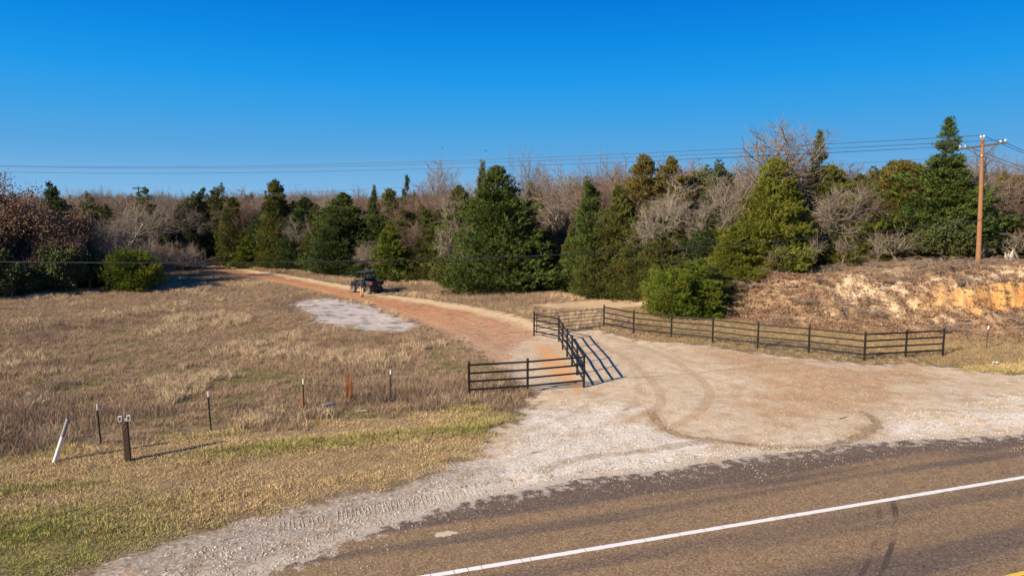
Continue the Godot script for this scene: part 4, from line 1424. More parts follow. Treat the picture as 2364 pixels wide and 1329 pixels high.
	put("crosspiece", ps, mat("tan metal", 0.42, 0.36, 0.26, 0.6), w)
	for i in 5:
		var cs := Shape.new()
		cs.tube(Vector3(-0.04 + 0.03 * (i % 3), 1.02 + 0.05 * i, 0.078), Vector3(-0.04 + 0.03 * (i % 3), 1.02 + 0.05 * i, 0.09), 0.016, 0.016, 6)
		put("nail_head", cs, mat("old nail", 0.4, 0.38, 0.36, 0.5, 0.5), w)
	# slanted pipe
	var pp := thing("slanted_pipe", "slanted plastic pipe, white below and grey at its open top", "pipe", spot(-13.84, 19.87), 0.0)
	var dir := Vector3(0.53, 1.3, 0.05).normalized()
	var s1 := Shape.new()
	s1.tube(dir * -0.1, dir * 0.92, 0.052, 0.052, 16, false)
	put("lower_pipe", s1, grain("pvc", mat("pvc", 1, 1, 1, 0.5), 0.03, lin(0.56, 0.57, 0.58), lin(0.72, 0.73, 0.74), Vector3.ONE * 2.0), pp)
	var s2 := Shape.new()
	s2.tube(dir * 0.88, dir * 1.5, 0.058, 0.058, 16, false)
	s2.tube(dir * 1.46, dir * 1.5, 0.05, 0.05, 16, false)
	s2.lathe(dir * 1.5, [[0.05, 0.0], [0.058, 0.0]], dir, 16)
	put("upper_pipe", s2, grain("grey pipe", mat("grey pipe", 1, 1, 1, 0.6), 0.03, lin(0.15, 0.15, 0.15), lin(0.28, 0.275, 0.27), Vector3.ONE * 3.0), pp)
	# rock, plank, litter
	rock("rock", Vector2(-6.95, 25.2), Vector3(0.30, 0.17, 0.2), "rough grey rock lying by the steel post", grain("rock", mat("rock", 1, 1, 1), 0.02, lin(0.13, 0.115, 0.10), lin(0.42, 0.39, 0.35), Vector3.ONE * 2.0, 8.0), 3)
	rock("rock", Vector2(-19.6, 27.0), Vector3(0.24, 0.09, 0.16), "flat pale stone showing through the field grass", mat("pale stone", 0.5, 0.42, 0.32), 4)
	var pl := thing("plank", "short grey board lying on the mown grass", "board", spot(-5.6, 24.65, 0.06), 0.3)
	var pls := Shape.new()
	pls.box(Vector3.ZERO, Vector3(0.42, 0.05, 0.14), Basis.IDENTITY, 0.008)
	put("board", pls, mat("grey board", 0.36, 0.32, 0.28), pl)
	var sc := thing("feed_sack_scrap", "crumpled white scrap on the grass below the cut bank", "litter", spot(23.74, 32.8, 0.1), 0.4)
	sc.scale = Vector3.ONE * 0.65
	var ss := Shape.new()
	var rr := RandomNumberGenerator.new()
	rr.seed = 8
	var grid := []
	for i in 5:
		for j in 4:
			grid.append(Vector3(-0.22 + i * 0.11, rr.randf_range(0.0, 0.09), -0.15 + j * 0.1) + Vector3(rr.randf_range(-0.02, 0.02), 0, rr.randf_range(-0.02, 0.02)))
	for i in 4:
		for j in 3:
			ss.quad(grid[i * 4 + j], grid[i * 4 + j + 1], grid[i * 4 + j + 5], grid[i * 4 + j + 4])
			var dn := Vector3(0, -0.008, 0)
			ss.quad(grid[i * 4 + j] + dn, grid[i * 4 + j + 4] + dn, grid[i * 4 + j + 5] + dn, grid[i * 4 + j + 1] + dn)
	put("sheet", ss, mat("scrap", 0.7, 0.7, 0.69, 0.5), sc)
	# the bright stalks of rust coloured bluestem by the rock
	for q in [[-6.35, 26.0, 1.45, 60, "tall rust orange grass tuft standing behind the grey rock"], [-7.85, 24.9, 1.1, 22, "thin rust orange stalks beside the steel post near the rock"]]:
		var o := thing("rust_grass_tuft", q[4], "grass", spot(q[0], q[1]), 0.0)
		part("stalks", clump(int(q[3]), q[3], 0.13, q[2], 0.007, 0.08), leafy("rust stalk", 0.42, 0.15, 0.05, 0.3), o)

func rock(called: String, p: Vector2, half: Vector3, label: String, m: Material, seed_: int) -> void:
	var f := FastNoiseLite.new()
	f.seed = seed_
	f.frequency = 0.9
	var o := thing(called, label, "rock", spot(p.x, p.y, half.y * 0.45), seed_ * 1.3)
	var s := Shape.new()
	var pts := []
	for j in 9:
		for i in 14:
			var th := PI * j / 8.0
			var ph := TAU * i / 14.0
			var k := Vector3(sin(th) * cos(ph), cos(th), sin(th) * sin(ph))
			k = Vector3(signf(k.x) * pow(absf(k.x), 0.7), signf(k.y) * pow(absf(k.y), 0.7), signf(k.z) * pow(absf(k.z), 0.7))
			pts.append(k * half * (0.92 + 0.35 * f.get_noise_3dv(k * 1.6)))
	for j in 8:
		for i in 14:
			s.quad(pts[j * 14 + i], pts[j * 14 + (i + 1) % 14], pts[(j + 1) * 14 + (i + 1) % 14], pts[(j + 1) * 14 + i])
	put("stone", s, m, o)


# ------------------------------------------------------------------ power line
func sag_line(a: Vector3, b: Vector3, sag: float, r: float, n := 40) -> Shape:
	var s := Shape.new()
	var pts := []
	for i in n + 1:
		var t := float(i) / n
		pts.append(a.lerp(b, t) - Vector3(0, sag * 4.0 * t * (1.0 - t), 0) - a)
	s.pipe(pts, r, 5)
	return s

func insulator(s: Shape, at: Vector3) -> void:
	s.lathe(at, [[0.02, 0.0], [0.03, 0.05], [0.075, 0.06], [0.05, 0.09], [0.08, 0.10], [0.05, 0.14], [0.06, 0.17], [0.0, 0.19]], Vector3.UP, 10)

func build_lines() -> void:
	var wood := grain("pole wood", mat("pole wood", 1, 1, 1, 0.9), 0.02, lin(0.165, 0.076, 0.037), lin(0.34, 0.165, 0.078), Vector3(7, 0.5, 7), 4.0)
	var old := grain("arm wood", mat("arm wood", 1, 1, 1, 0.9), 0.03, lin(0.04, 0.028, 0.022), lin(0.10, 0.07, 0.055), Vector3(5, 5, 5), 3.0)
	var china := mat("insulator", 0.66, 0.66, 0.64, 0.2)
	var base := spot(32.9, 48.0)
	var top := Vector3(32.5, 12.44, -48.0)
	var p := thing("utility_pole", "orange brown wooden utility pole with a dark crossarm on the bank", "pole", base)
	var up := top - base
	var s := Shape.new()
	var n := 10
	for i in n:
		var t0 := float(i) / n
		var t1 := float(i + 1) / n
		var b0 := 0.03 * sin(t0 * 2.6)
		var b1 := 0.03 * sin(t1 * 2.6)
		s.tube(up * t0 + Vector3(b0, -0.4 if i == 0 else 0.0, 0), up * t1 + Vector3(b1, 0, 0), lerpf(0.172, 0.108, t0), lerpf(0.172, 0.108, t1), 14, i == n - 1)
	put("shaft", s, wood, p)
	var arm_l := Vector3(31.45, 11.72, -48.9) - base
	var arm_r := Vector3(33.75, 12.05, -47.3) - base
	var mid := (arm_l + arm_r) * 0.5
	var ax := (arm_r - arm_l).normalized()
	var side := ax.cross(Vector3.UP).normalized()
	var turn := Basis(ax, side.cross(ax).normalized(), side)
	var arm := Shape.new()
	arm.box(mid + side * 0.17, Vector3((arm_r - arm_l).length(), 0.125, 0.1), turn, 0.012)
	put("crossarm", arm, old, p)
	for k in [-1, 1]:
		var bs := Shape.new()
		bs.tube(mid + ax * 0.85 * k + side * 0.17 - Vector3(0, 0.06, 0), mid + side * 0.15 - Vector3(0, 0.72, 0) + ax * 0.05 * k, 0.028, 0.028, 6)
		put("brace", bs, old, p)
	var caps := []
	for q in [arm_l + ax * 0.12, arm_l + ax * 0.42, arm_r - ax * 0.12, arm_r - ax * 0.38]:
		var cs := Shape.new()
		var at: Vector3 = q + side * 0.17 + Vector3(0, 0.06, 0)
		insulator(cs, at)
		put("insulator", cs, china, p)
		caps.append(base + at + Vector3(0, 0.15, 0))
	for k in [-1, 1]:
		var cs := Shape.new()
		insulator(cs, up + ax * 0.09 * k)
		put("insulator", cs, china, p)
	var hw := Shape.new()
	hw.tube(up * 0.86 + side * 0.1, up * 0.86 + side * 0.24, 0.045, 0.045, 8)
	put("neutral_spool", hw, china, p)
	# conductors: one span goes back over the wood, the other leaves past the pole
	var alu := mat("conductor", 0.055, 0.06, 0.07, 0.5, 0.4)
	var peak := top + Vector3(0, 0.17, 0)
	var neutral := base + up * 0.86 + side * 0.2
	var spans := [
		[peak, Vector3(-75.0, 13.55, -95.0), 1.0, 0.02, "upper conductor wire from the pole top back over the wood"],
		[caps[0], Vector3(-75.6, 12.75, -95.5), 0.95, 0.02, "conductor wire from the far end of the crossarm back over the wood"],
		[caps[2], Vector3(-74.4, 13.45, -94.5), 1.0, 0.02, "conductor wire from the near end of the crossarm back over the wood"],
		[neutral, Vector3(-75.0, 8.4, -95.0), 0.5, 0.012, "thin lower wire from the pole running in front of the wood"],
		[peak, Vector3(111.0, 11.4, -114.0), 1.6, 0.018, "wire leaving the pole top away from the driveway"],
		[caps[1], Vector3(110.5, 10.6, -114.6), 1.6, 0.018, "wire leaving the far crossarm end away from the driveway"],
		[caps[3], Vector3(111.6, 10.8, -113.2), 1.6, 0.018, "wire leaving the near crossarm end away from the driveway"],
		[neutral, Vector3(111.0, 8.8, -114.0), 1.2, 0.012, "thin wire leaving the pole below the crossarm"]]
	for q in spans:
		var o := put("overhead_wire", sag_line(q[0], q[1], q[2], q[3]), alu, self)
		o.position = q[0]
		tag(o, q[4], "wire", "power line wires")
	# the lower black cable that follows the road
	var cable := Shape.new()
	var pts := []
	for i in 61:
		var x := -52.0 + i * 1.75
		var dd := (23.0 - ROAD_N.x * x) / ROAD_N.y
		pts.append(Vector3(x, 5.87 + 0.0019 * (x + 4.0) * (x + 4.0), -dd))
	cable.pipe(pts, 0.018, 6)
	tag(put("telephone_cable", cable, mat("black cable", 0.02, 0.02, 0.021, 0.6), self), "low black telephone cable hanging along the road in front of the wood", "cable")
	# a second pole far behind the wood
	var far := thing("utility_pole", "tiny distant utility pole showing above the wood", "pole", Vector3(-81.4, 0.0, -150.0))
	var fs := Shape.new()
	fs.tube(Vector3(0, -0.5, 0), Vector3(0, 12.4, 0), 0.17, 0.12, 8)
	put("shaft", fs, old, far)
	for y in [12.1, 11.9]:
		var fa := Shape.new()
		fa.box(Vector3(0, y, 0.15 if y > 12 else -0.15), Vector3(2.6, 0.14, 0.12))
		put("crossarm", fa, old, far)
	# birds
	for q in [[Vector3(-15.1, 20.6, -150.0), 0.5, "dark bird flying with raised wings above the wood"], [Vector3(-5.7, 20.0, -150.0), -0.5, "small dark bird gliding close to the wires"]]:
		var b := thing("bird", q[2], "bird", q[0], q[1])
		var bsh := Shape.new()
		var prof := [[0.0, -0.24], [0.03, -0.22], [0.035, -0.18], [0.06, -0.08], [0.055, 0.05], [0.025, 0.16], [0.05, 0.28], [0.0, 0.29]]
		bsh.lathe(Vector3.ZERO, prof, Vector3(0, 0, 1), 10)
		for sx in [-1.0, 1.0]:
			var k := [Vector3(0.02 * sx, 0.02, -0.12), Vector3(0.28 * sx, 0.16, -0.16), Vector3(0.55 * sx, 0.20 if q[1] > 0 else 0.04, -0.02), Vector3(0.27 * sx, 0.13, 0.06), Vector3(0.02 * sx, 0.02, 0.08)]
			var dn := Vector3(0, -0.015, 0)
			for f in [[0, 1, 3], [0, 3, 4], [1, 2, 3]]:
				bsh.tri(k[f[0]], k[f[1]], k[f[2]])
				bsh.tri(k[f[0]] + dn, k[f[2]] + dn, k[f[1]] + dn)
		put("body", bsh, mat("bird dark", 0.02, 0.02, 0.022), b)


# ------------------------------------------------------------------ bank details
func build_bank() -> void:
	var r := RandomNumberGenerator.new()
	r.seed = 21
	var piles := []
	for v in 3:
		var s := Shape.new()
		for i in 170:
			var k := r.randf_range(0.6, 1.25)
			s.col = Color(0.26, 0.19, 0.14) * k
			var c := Vector3(r.randfn(0.0, 0.75), absf(r.randfn(0.0, 0.22)) + 0.03, r.randfn(0.0, 0.5))
			var g := r.randf() * TAU
			var a := Vector3(cos(g), r.randf_range(-0.25, 0.45), sin(g)) * r.randf_range(0.35, 1.2)
			var bend := Vector3(r.randf_range(-0.2, 0.2), r.randf_range(-0.05, 0.2), r.randf_range(-0.2, 0.2))
			var rad := r.randf_range(0.006, 0.02)
			s.tube(c - a * 0.5, c + bend, rad, rad * 0.8, 4, false)
			s.tube(c + bend, c + a * 0.5, rad * 0.8, rad * 0.3, 4, false)
			for z in 2:
				var q := c + a * r.randf_range(-0.3, 0.4)
				s.tube(q, q + (a * 0.25 + Vector3(r.randf_range(-0.3, 0.3), r.randf_range(-0.1, 0.3), r.randf_range(-0.3, 0.3))), rad * 0.5, 0.003, 3, false)
		piles.append(s.mesh())
	var where := [
		[16.8, 49.6, 1.0, "tangle of dead branches at the end of the bank under the young cedar"],
		[19.0, 50.6, 1.0, "heap of bleached branches at the foot of the highest oak"],
		[21.5, 51.4, 0.9, "heap of dead branches on the rim below the brown tree"],
		[24.5, 51.2, 1.0, "long heap of cut branches on the middle of the rim"],
		[27.3, 50.6, 0.9, "brush heap on the rim before the bronze cedar"],
		[29.8, 49.6, 0.9, "brush heap on the rim beside the utility pole"],
		[27.0, 46.0, 1.1, "grey brush sliding down the bank below the rim"],
		[28.6, 46.3, 1.2, "grey brush hanging over the orange clay face"],
		[31.3, 47.2, 1.0, "low grey brush round the foot of the utility pole"],
		[34.4, 47.6, 1.0, "low brush on the rim between the pole and the stump"],
		[18.2, 44.6, 0.8, "few loose sticks on the leafy part of the bank"],
		[22.9, 43.2, 0.7, "scattered sticks half way up the pale bank"],
		[30.5, 40.9, 0.9, "dry sticks at the foot of the orange clay face"],
		[26.4, 40.6, 0.8, "dry sticks behind the single steel post"]]
	for i in where.size():
		var q: Array = where[i]
		var o := thing("brush_pile", q[3], "brush", spot(q[0], q[1], -0.03), r.randf() * TAU, "dead brush on the cut bank")
		o.scale = Vector3.ONE * q[2]
		part("branches", piles[i % 3], mat("brush", 1, 1, 1), o)
	for q in [[17.6, 46.2], [19.6, 45.2], [21.0, 46.6], [23.4, 44.6], [25.2, 45.4], [28.4, 43.2], [31.2, 43.0], [33.6, 42.6], [22.4, 49.0], [25.8, 48.6], [29.4, 47.8], [15.9, 48.4]]:
		bush("scrub", q[0], q[1], r.randf_range(0.4, 0.9), r.randf_range(1.0, 1.9), "dry knee high twiggy growth on the cut bank", "bank_scrub", "dry scrub on the cut bank")
	# broken pale stump
	var st := thing("tree_stump", "broken bleached tree stump with jagged prongs on the bank", "stump", spot(35.4, 48.6), 0.3)
	var s := Shape.new()
	for q in [[-0.16, -0.34, 1.0, 0.15], [0.0, 0.05, 0.75, 0.17], [0.17, 0.2, 1.15, 0.16], [0.05, 0.02, 0.95, 0.12]]:
		s.col = Color.WHITE * r.randf_range(0.8, 1.1)
		var b := Vector3(q[0] * 0.7, -0.2, r.randf_range(-0.1, 0.1))
		var m := b + Vector3(q[1] * 0.5, q[2] * 0.65, 0.03)
		s.tube(b, m, q[3] * 1.2, q[3] * 0.9, 8, false)
		s.tube(m, b + Vector3(q[1], q[2], 0.06), q[3] * 0.9, 0.02, 8, false)
	put("wood", s, grain("bleached wood", mat("bleached wood", 1, 1, 1), 0.03, lin(0.30, 0.26, 0.22), lin(0.56, 0.51, 0.45), Vector3(8, 1, 8), 5.0), st)
	# dead sticks on the gravel
	for q in [[12.1, 24.2, 0.5, "thin dark stick lying on gravel inside the debris arc"], [4.35, 25.3, 0.35, "short dark stick on gravel close to the fence shadow"], [0.75, 20.6, 0.3, "short dark stick on the white gravel near the road"]]:
		var o := thing("stick", q[3], "stick", spot(q[0], q[1], 0.02), r.randf() * TAU)
		var k := Shape.new()
		k.tube(Vector3(-q[2] * 0.5, 0, 0), Vector3(0, 0.02, 0.04), 0.014, 0.011, 5)
		k.tube(Vector3(0, 0.02, 0.04), Vector3(q[2] * 0.5, 0.0, 0), 0.011, 0.006, 5)
		put("wood", k, mat("dark stick", 0.09, 0.06, 0.045), o)


# ------------------------------------------------------------------ utility vehicle
func build_vehicle() -> void:
	var o := thing("utility_vehicle", "black four wheeled utility vehicle with roof and cargo bed parked on the dirt road", "vehicle", spot(-13.25, 61.7, 0.0), 0.9273)
	# own axes: -z is ahead, +x is its offside
	var black := mat("body black", 0.020, 0.021, 0.023, 0.32)
	var plastic := mat("black plastic", 0.024, 0.024, 0.025, 0.6)
	var grey := mat("body grey", 0.085, 0.088, 0.092, 0.4)
	var rubber := mat("tyre rubber", 0.05, 0.045, 0.04, 0.9)
	var rim := mat("wheel rim", 0.22, 0.215, 0.21, 0.4, 0.5)
	var seat := mat("seat vinyl", 0.03, 0.03, 0.032, 0.55)
	var red := mat("lamp red", 0.42, 0.015, 0.015, 0.2)
	var glass := StandardMaterial3D.new()
	glass.albedo_color = Color(0.5, 0.52, 0.5, 0.25)
	glass.transparency = BaseMaterial3D.TRANSPARENCY_ALPHA
	glass.roughness = 0.05
	var b := func(called: String, at: Vector3, size: Vector3, m: Material, bev := 0.03, parent: Node = o, rx := 0.0) -> MeshInstance3D:
		var s := Shape.new()
		s.box(at, size, Basis(Vector3.RIGHT, rx), bev)
		return put(called, s, m, parent)
	b.call("chassis", Vector3(0, 0.46, 0.05), Vector3(0.95, 0.16, 2.7), plastic)
	b.call("floor_pan", Vector3(0, 0.52, -0.35), Vector3(1.36, 0.07, 1.2), plastic)
	b.call("hood", Vector3(0, 0.86, -1.22), Vector3(1.2, 0.3, 0.72), black, 0.09, o, -0.12)
	b.call("grille", Vector3(0, 0.72, -1.56), Vector3(1.05, 0.34, 0.12), plastic, 0.04)
	b.call("front_bumper", Vector3(0, 0.52, -1.6), Vector3(0.9, 0.12, 0.14), plastic, 0.03)
	for sx in [-1.0, 1.0]:
		b.call("headlight", Vector3(sx * 0.46, 0.86, -1.56), Vector3(0.2, 0.1, 0.08), mat("headlight lens", 0.75, 0.76, 0.78, 0.15), 0.025)
		b.call("front_fender", Vector3(sx * 0.64, 0.82, -1.02), Vector3(0.2, 0.1, 0.8), black, 0.04)
		b.call("door", Vector3(sx * 0.69, 0.78, -0.28), Vector3(0.06, 0.5, 0.62), black, 0.02)
		b.call("rear_panel", Vector3(sx * 0.68, 0.86, 0.32), Vector3(0.1, 0.42, 0.5), grey, 0.03)
		b.call("rear_fender", Vector3(sx * 0.66, 0.76, 1.02), Vector3(0.24, 0.08, 0.74), plastic, 0.03)
		b.call("sill", Vector3(sx * 0.66, 0.5, -0.25), Vector3(0.1, 0.1, 1.0), plastic, 0.02)
	b.call("dashboard", Vector3(0, 1.02, -0.84), Vector3(1.28, 0.22, 0.2), plastic, 0.05)
	b.call("seat_base", Vector3(0, 0.78, 0.08), Vector3(1.26, 0.2, 0.5), seat, 0.05)
	for k in [-0.42, 0.0, 0.42]:
		b.call("seat_back", Vector3(k, 1.12, 0.33), Vector3(0.38, 0.52, 0.13), seat, 0.05, o, -0.15)
		b.call("headrest", Vector3(k, 1.46, 0.39), Vector3(0.24, 0.16, 0.09), seat, 0.03)
	# steering wheel
	var sw := Shape.new()
	for i in 16:
		var g0 := TAU * i / 16
		var g1 := TAU * (i + 1) / 16
		sw.tube(Vector3(-0.4 + cos(g0) * 0.17, 1.16 + sin(g0) * 0.14, -0.58 + sin(g0) * 0.09), Vector3(-0.4 + cos(g1) * 0.17, 1.16 + sin(g1) * 0.14, -0.58 + sin(g1) * 0.09), 0.014, 0.014, 5, false)
	sw.tube(Vector3(-0.4, 1.16, -0.58), Vector3(-0.4, 1.05, -0.76), 0.02, 0.02, 6)
	put("steering_wheel", sw, plastic, o)
	# roll cage and roof
	for sx in [-1.0, 1.0]:
		var f := Shape.new()
		f.pipe([Vector3(sx * 0.66, 0.95, -0.98), Vector3(sx * 0.62, 1.5, -0.66), Vector3(sx * 0.6, 1.86, -0.46)], 0.028, 8)
		put("front_pillar", f, black, o)
		var r := Shape.new()
		r.pipe([Vector3(sx * 0.68, 0.9, 0.46), Vector3(sx * 0.66, 1.4, 0.5), Vector3(sx * 0.6, 1.86, 0.48)], 0.032, 8)
		put("rear_pillar", r, black, o)
		var m := Shape.new()
		m.pipe([Vector3(sx * 0.68, 0.95, 0.0), Vector3(sx * 0.61, 1.86, 0.02)], 0.022, 8)
		put("side_pillar", m, black, o)
		var t := Shape.new()
		t.pipe([Vector3(sx * 0.6, 1.86, -0.46), Vector3(sx * 0.6, 1.86, 0.48)], 0.028, 8)
		put("roof_rail", t, black, o)
	b.call("roof", Vector3(0, 1.91, 0.02), Vector3(1.34, 0.07, 1.28), mat("roof black", 0.035, 0.038, 0.043, 0.3), 0.03)
	# rear window in its frame
	var fr := Shape.new()
	for q in [[Vector3(0, 1.80, 0.5), Vector3(1.2, 0.07, 0.04)], [Vector3(0, 1.27, 0.5), Vector3(1.26, 0.1, 0.04)], [Vector3(-0.6, 1.53, 0.5), Vector3(0.06, 0.5, 0.04)], [Vector3(0.6, 1.53, 0.5), Vector3(0.06, 0.5, 0.04)]]:
		fr.box(q[0], q[1], Basis.IDENTITY, 0.01)
	var win := put("rear_window", fr, black, o)
	var pane := Shape.new()
	pane.box(Vector3(0, 1.535, 0.5), Vector3(1.16, 0.46, 0.006))
	put("pane", pane, glass, win)
	b.call("rear_bulkhead", Vector3(0, 1.06, 0.5), Vector3(1.3, 0.4, 0.05), plastic, 0.015)
	# cargo bed
	var bed := b.call("cargo_bed", Vector3(0, 0.86, 1.06), Vector3(1.36, 0.06, 0.98), plastic, 0.01) as MeshInstance3D
	for sx in [-1.0, 1.0]:
		b.call("bed_side", Vector3(sx * 0.68, 1.0, 1.06), Vector3(0.06, 0.3, 0.98), plastic, 0.015, bed)
	b.call("bed_front", Vector3(0, 1.0, 0.58), Vector3(1.3, 0.3, 0.05), plastic, 0.015, bed)
	var gate := b.call("tailgate", Vector3(0, 1.0, 1.56), Vector3(1.38, 0.31, 0.06), black, 0.02) as MeshInstance3D
	b.call("handle", Vector3(0, 1.06, 1.6), Vector3(0.3, 0.05, 0.03), grey, 0.01, gate)
	for sx in [-1.0, 1.0]:
		b.call("taillight", Vector3(sx * 0.6, 0.98, 1.59) if sx > 0 else Vector3(-0.715, 0.96, 1.4), Vector3(0.1, 0.19, 0.05) if sx > 0 else Vector3(0.03, 0.2, 0.16), red, 0.015)
	b.call("hitch_plate", Vector3(0, 0.5, 1.5), Vector3(0.4, 0.16, 0.1), plastic, 0.02)
	b.call("side_mark", Vector3(-0.735, 0.95, 0.3), Vector3(0.008, 0.07, 0.3), mat("pale mark", 0.5, 0.5, 0.5, 0.5), 0.0)
	# engine, axles, exhaust under the bed
	b.call("engine", Vector3(0, 0.6, 0.95), Vector3(0.62, 0.34, 0.6), mat("engine grey", 0.10, 0.10, 0.10, 0.6), 0.05)
	var ex := Shape.new()
	ex.tube(Vector3(0.2, 0.56, 1.2), Vector3(0.2, 0.56, 1.5), 0.07, 0.07, 10)
	put("exhaust", ex, mat("exhaust steel", 0.25, 0.24, 0.23, 0.4, 0.7), o)
	for z in [-1.02, 1.03]:
		var axl := Shape.new()
		axl.tube(Vector3(-0.6, 0.34, z), Vector3(0.6, 0.34, z), 0.035, 0.035, 8)
		for sx in [-1.0, 1.0]:
			axl.tube(Vector3(sx * 0.35, 0.45, z), Vector3(sx * 0.48, 0.85, z + 0.05), 0.035, 0.03, 6)
		put("axle", axl, plastic, o)
	for z in [-1.02, 1.03]:
		for sx in [-1.0, 1.0]:
			var wheel := Node3D.new()
			wheel.name = "wheel"
			o.add_child(wheel, true)
			wheel.position = Vector3(sx * 0.64, 0.335, z)
			var wd := 0.13 if z > 0 else 0.115
			var ts := Shape.new()
			ts.lathe(Vector3.ZERO, [[0.2, -wd * 0.9], [0.27, -wd], [0.315, -wd * 0.85], [0.325, 0.0], [0.315, wd * 0.85], [0.27, wd], [0.2, wd * 0.9]], Vector3.RIGHT, 24)
			for i in 20:                     # tread lugs in a chevron
				for k in [-1.0, 1.0]:
					var g := TAU * (i + (0.25 if k > 0 else -0.25)) / 20
					ts.box(Vector3(k * wd * 0.48, cos(g) * 0.325, sin(g) * 0.325), Vector3(wd * 0.9, 0.035, 0.045), Basis(Vector3.RIGHT, g) * Basis(Vector3.UP, 0.45 * k))
			put("tyre", ts, rubber, wheel)
			var rs := Shape.new()
			rs.lathe(Vector3.ZERO, [[0.0, wd * 0.5 * sx], [0.06, wd * 0.55 * sx], [0.08, wd * 0.3 * sx], [0.16, wd * 0.25 * sx], [0.17, wd * 0.8 * sx], [0.205, wd * 0.9 * sx]], Vector3.RIGHT, 20)
			put("rim", rs, rim, wheel)


# ------------------------------------------------------------------ person
func blob(bones: Array, cell: float, blend: float) -> Shape:      # bones: [a, b, ra, rb]
	var lo := Vector3.ONE * 1e9
	var hi := -lo
	for q in bones:
		var m: float = maxf(q[2], q[3]) + cell * 2.5
		lo = lo.min(q[0] - Vector3.ONE * m).min(q[1] - Vector3.ONE * m)
		hi = hi.max(q[0] + Vector3.ONE * m).max(q[1] + Vector3.ONE * m)
	var nx := int((hi.x - lo.x) / cell) + 2
	var ny := int((hi.y - lo.y) / cell) + 2
	var nz := int((hi.z - lo.z) / cell) + 2
	var f := PackedFloat32Array()
	f.resize(nx * ny * nz)
	f.fill(1.0)
	for q in bones:
		var a: Vector3 = q[0]
		var ba: Vector3 = q[1] - a
		var ra: float = q[2]
		var rb: float = q[3]
		var inv := 1.0 / maxf(ba.length_squared(), 1e-9)
		var m := maxf(ra, rb) + maxf(cell * 2.0, blend)
		var l3 := (a.min(q[1]) - Vector3.ONE * m - lo) / cell
		var h3 := (a.max(q[1]) + Vector3.ONE * m - lo) / cell
		for k in range(maxi(int(l3.z), 0), mini(int(h3.z) + 2, nz)):
			for j in range(maxi(int(l3.y), 0), mini(int(h3.y) + 2, ny)):
				for i in range(maxi(int(l3.x), 0), mini(int(h3.x) + 2, nx)):
					var p := lo + Vector3(i, j, k) * cell - a
					var t := clampf(p.dot(ba) * inv, 0.0, 1.0)
					var dd := (p - ba * t).length() - lerpf(ra, rb, t)
					var at := (k * ny + j) * nx + i
					var old := f[at]
					if blend > 0.0 and absf(old - dd) < blend:
						var hh := (blend - absf(old - dd)) / blend
						f[at] = minf(old, dd) - hh * hh * blend * 0.25
					else:
						f[at] = minf(old, dd)
	var s := Shape.new()
	var id := {}
	var pts := []
	var off := [0, 1, nx, nx + 1, nx * ny, nx * ny + 1, nx * ny + nx, nx * ny + nx + 1]
	for k in nz - 1:
		for j in ny - 1:
			for i in nx - 1:
				var at := (k * ny + j) * nx + i
				var neg := 0
				for c in 8:
					if f[at + off[c]] < 0.0: neg += 1
				if neg == 0 or neg == 8: continue
				var sum := Vector3.ZERO
				var n := 0
				for e in [[0, 1], [2, 3], [4, 5], [6, 7], [0, 2], [1, 3], [4, 6], [5, 7], [0, 4], [1, 5], [2, 6], [3, 7]]:
					var fa := f[at + off[e[0]]]
					var fb := f[at + off[e[1]]]
					if (fa < 0.0) == (fb < 0.0): continue
					var t := fa / (fa - fb)
					var pa := Vector3(e[0] & 1, (e[0] >> 1) & 1, e[0] >> 2)
					var pb := Vector3(e[1] & 1, (e[1] >> 1) & 1, e[1] >> 2)
					sum += pa.lerp(pb, t)
					n += 1
				id[at] = pts.size()
				pts.append(lo + (Vector3(i, j, k) + sum / n) * cell)
	var nrm := []
	nrm.resize(pts.size())
	nrm.fill(Vector3.ZERO)
	var quads := []
	for at in id:
		for ax in 3:
			var st: int = [1, nx, nx * ny][ax]
			var u: int = [nx, nx * ny, 1][ax]
			var w: int = [nx * ny, 1, nx][ax]
			if at - u - w < 0 or at + st >= f.size(): continue
			var fa := f[at]
			var fb := f[at + st]
			if (fa < 0.0) == (fb < 0.0): continue
			if not (id.has(at - u) and id.has(at - w) and id.has(at - u - w)): continue
			var q := [id[at], id[at - u], id[at - u - w], id[at - w]]
			if fa >= 0.0: q.reverse()
			quads.append(q)
			var nn: Vector3 = (pts[q[2]] - pts[q[0]]).cross(pts[q[1]] - pts[q[0]])
			for c in q: nrm[c] += nn
	for q in quads:
		var p := [pts[q[0]], pts[q[1]], pts[q[2]], pts[q[3]]]
		var k := [nrm[q[0]].normalized(), nrm[q[1]].normalized(), nrm[q[2]].normalized(), nrm[q[3]].normalized()]
		s.smooth([p[0], p[1], p[2]], [k[0], k[1], k[2]])
		s.smooth([p[0], p[2], p[3]], [k[0], k[2], k[3]])
	return s

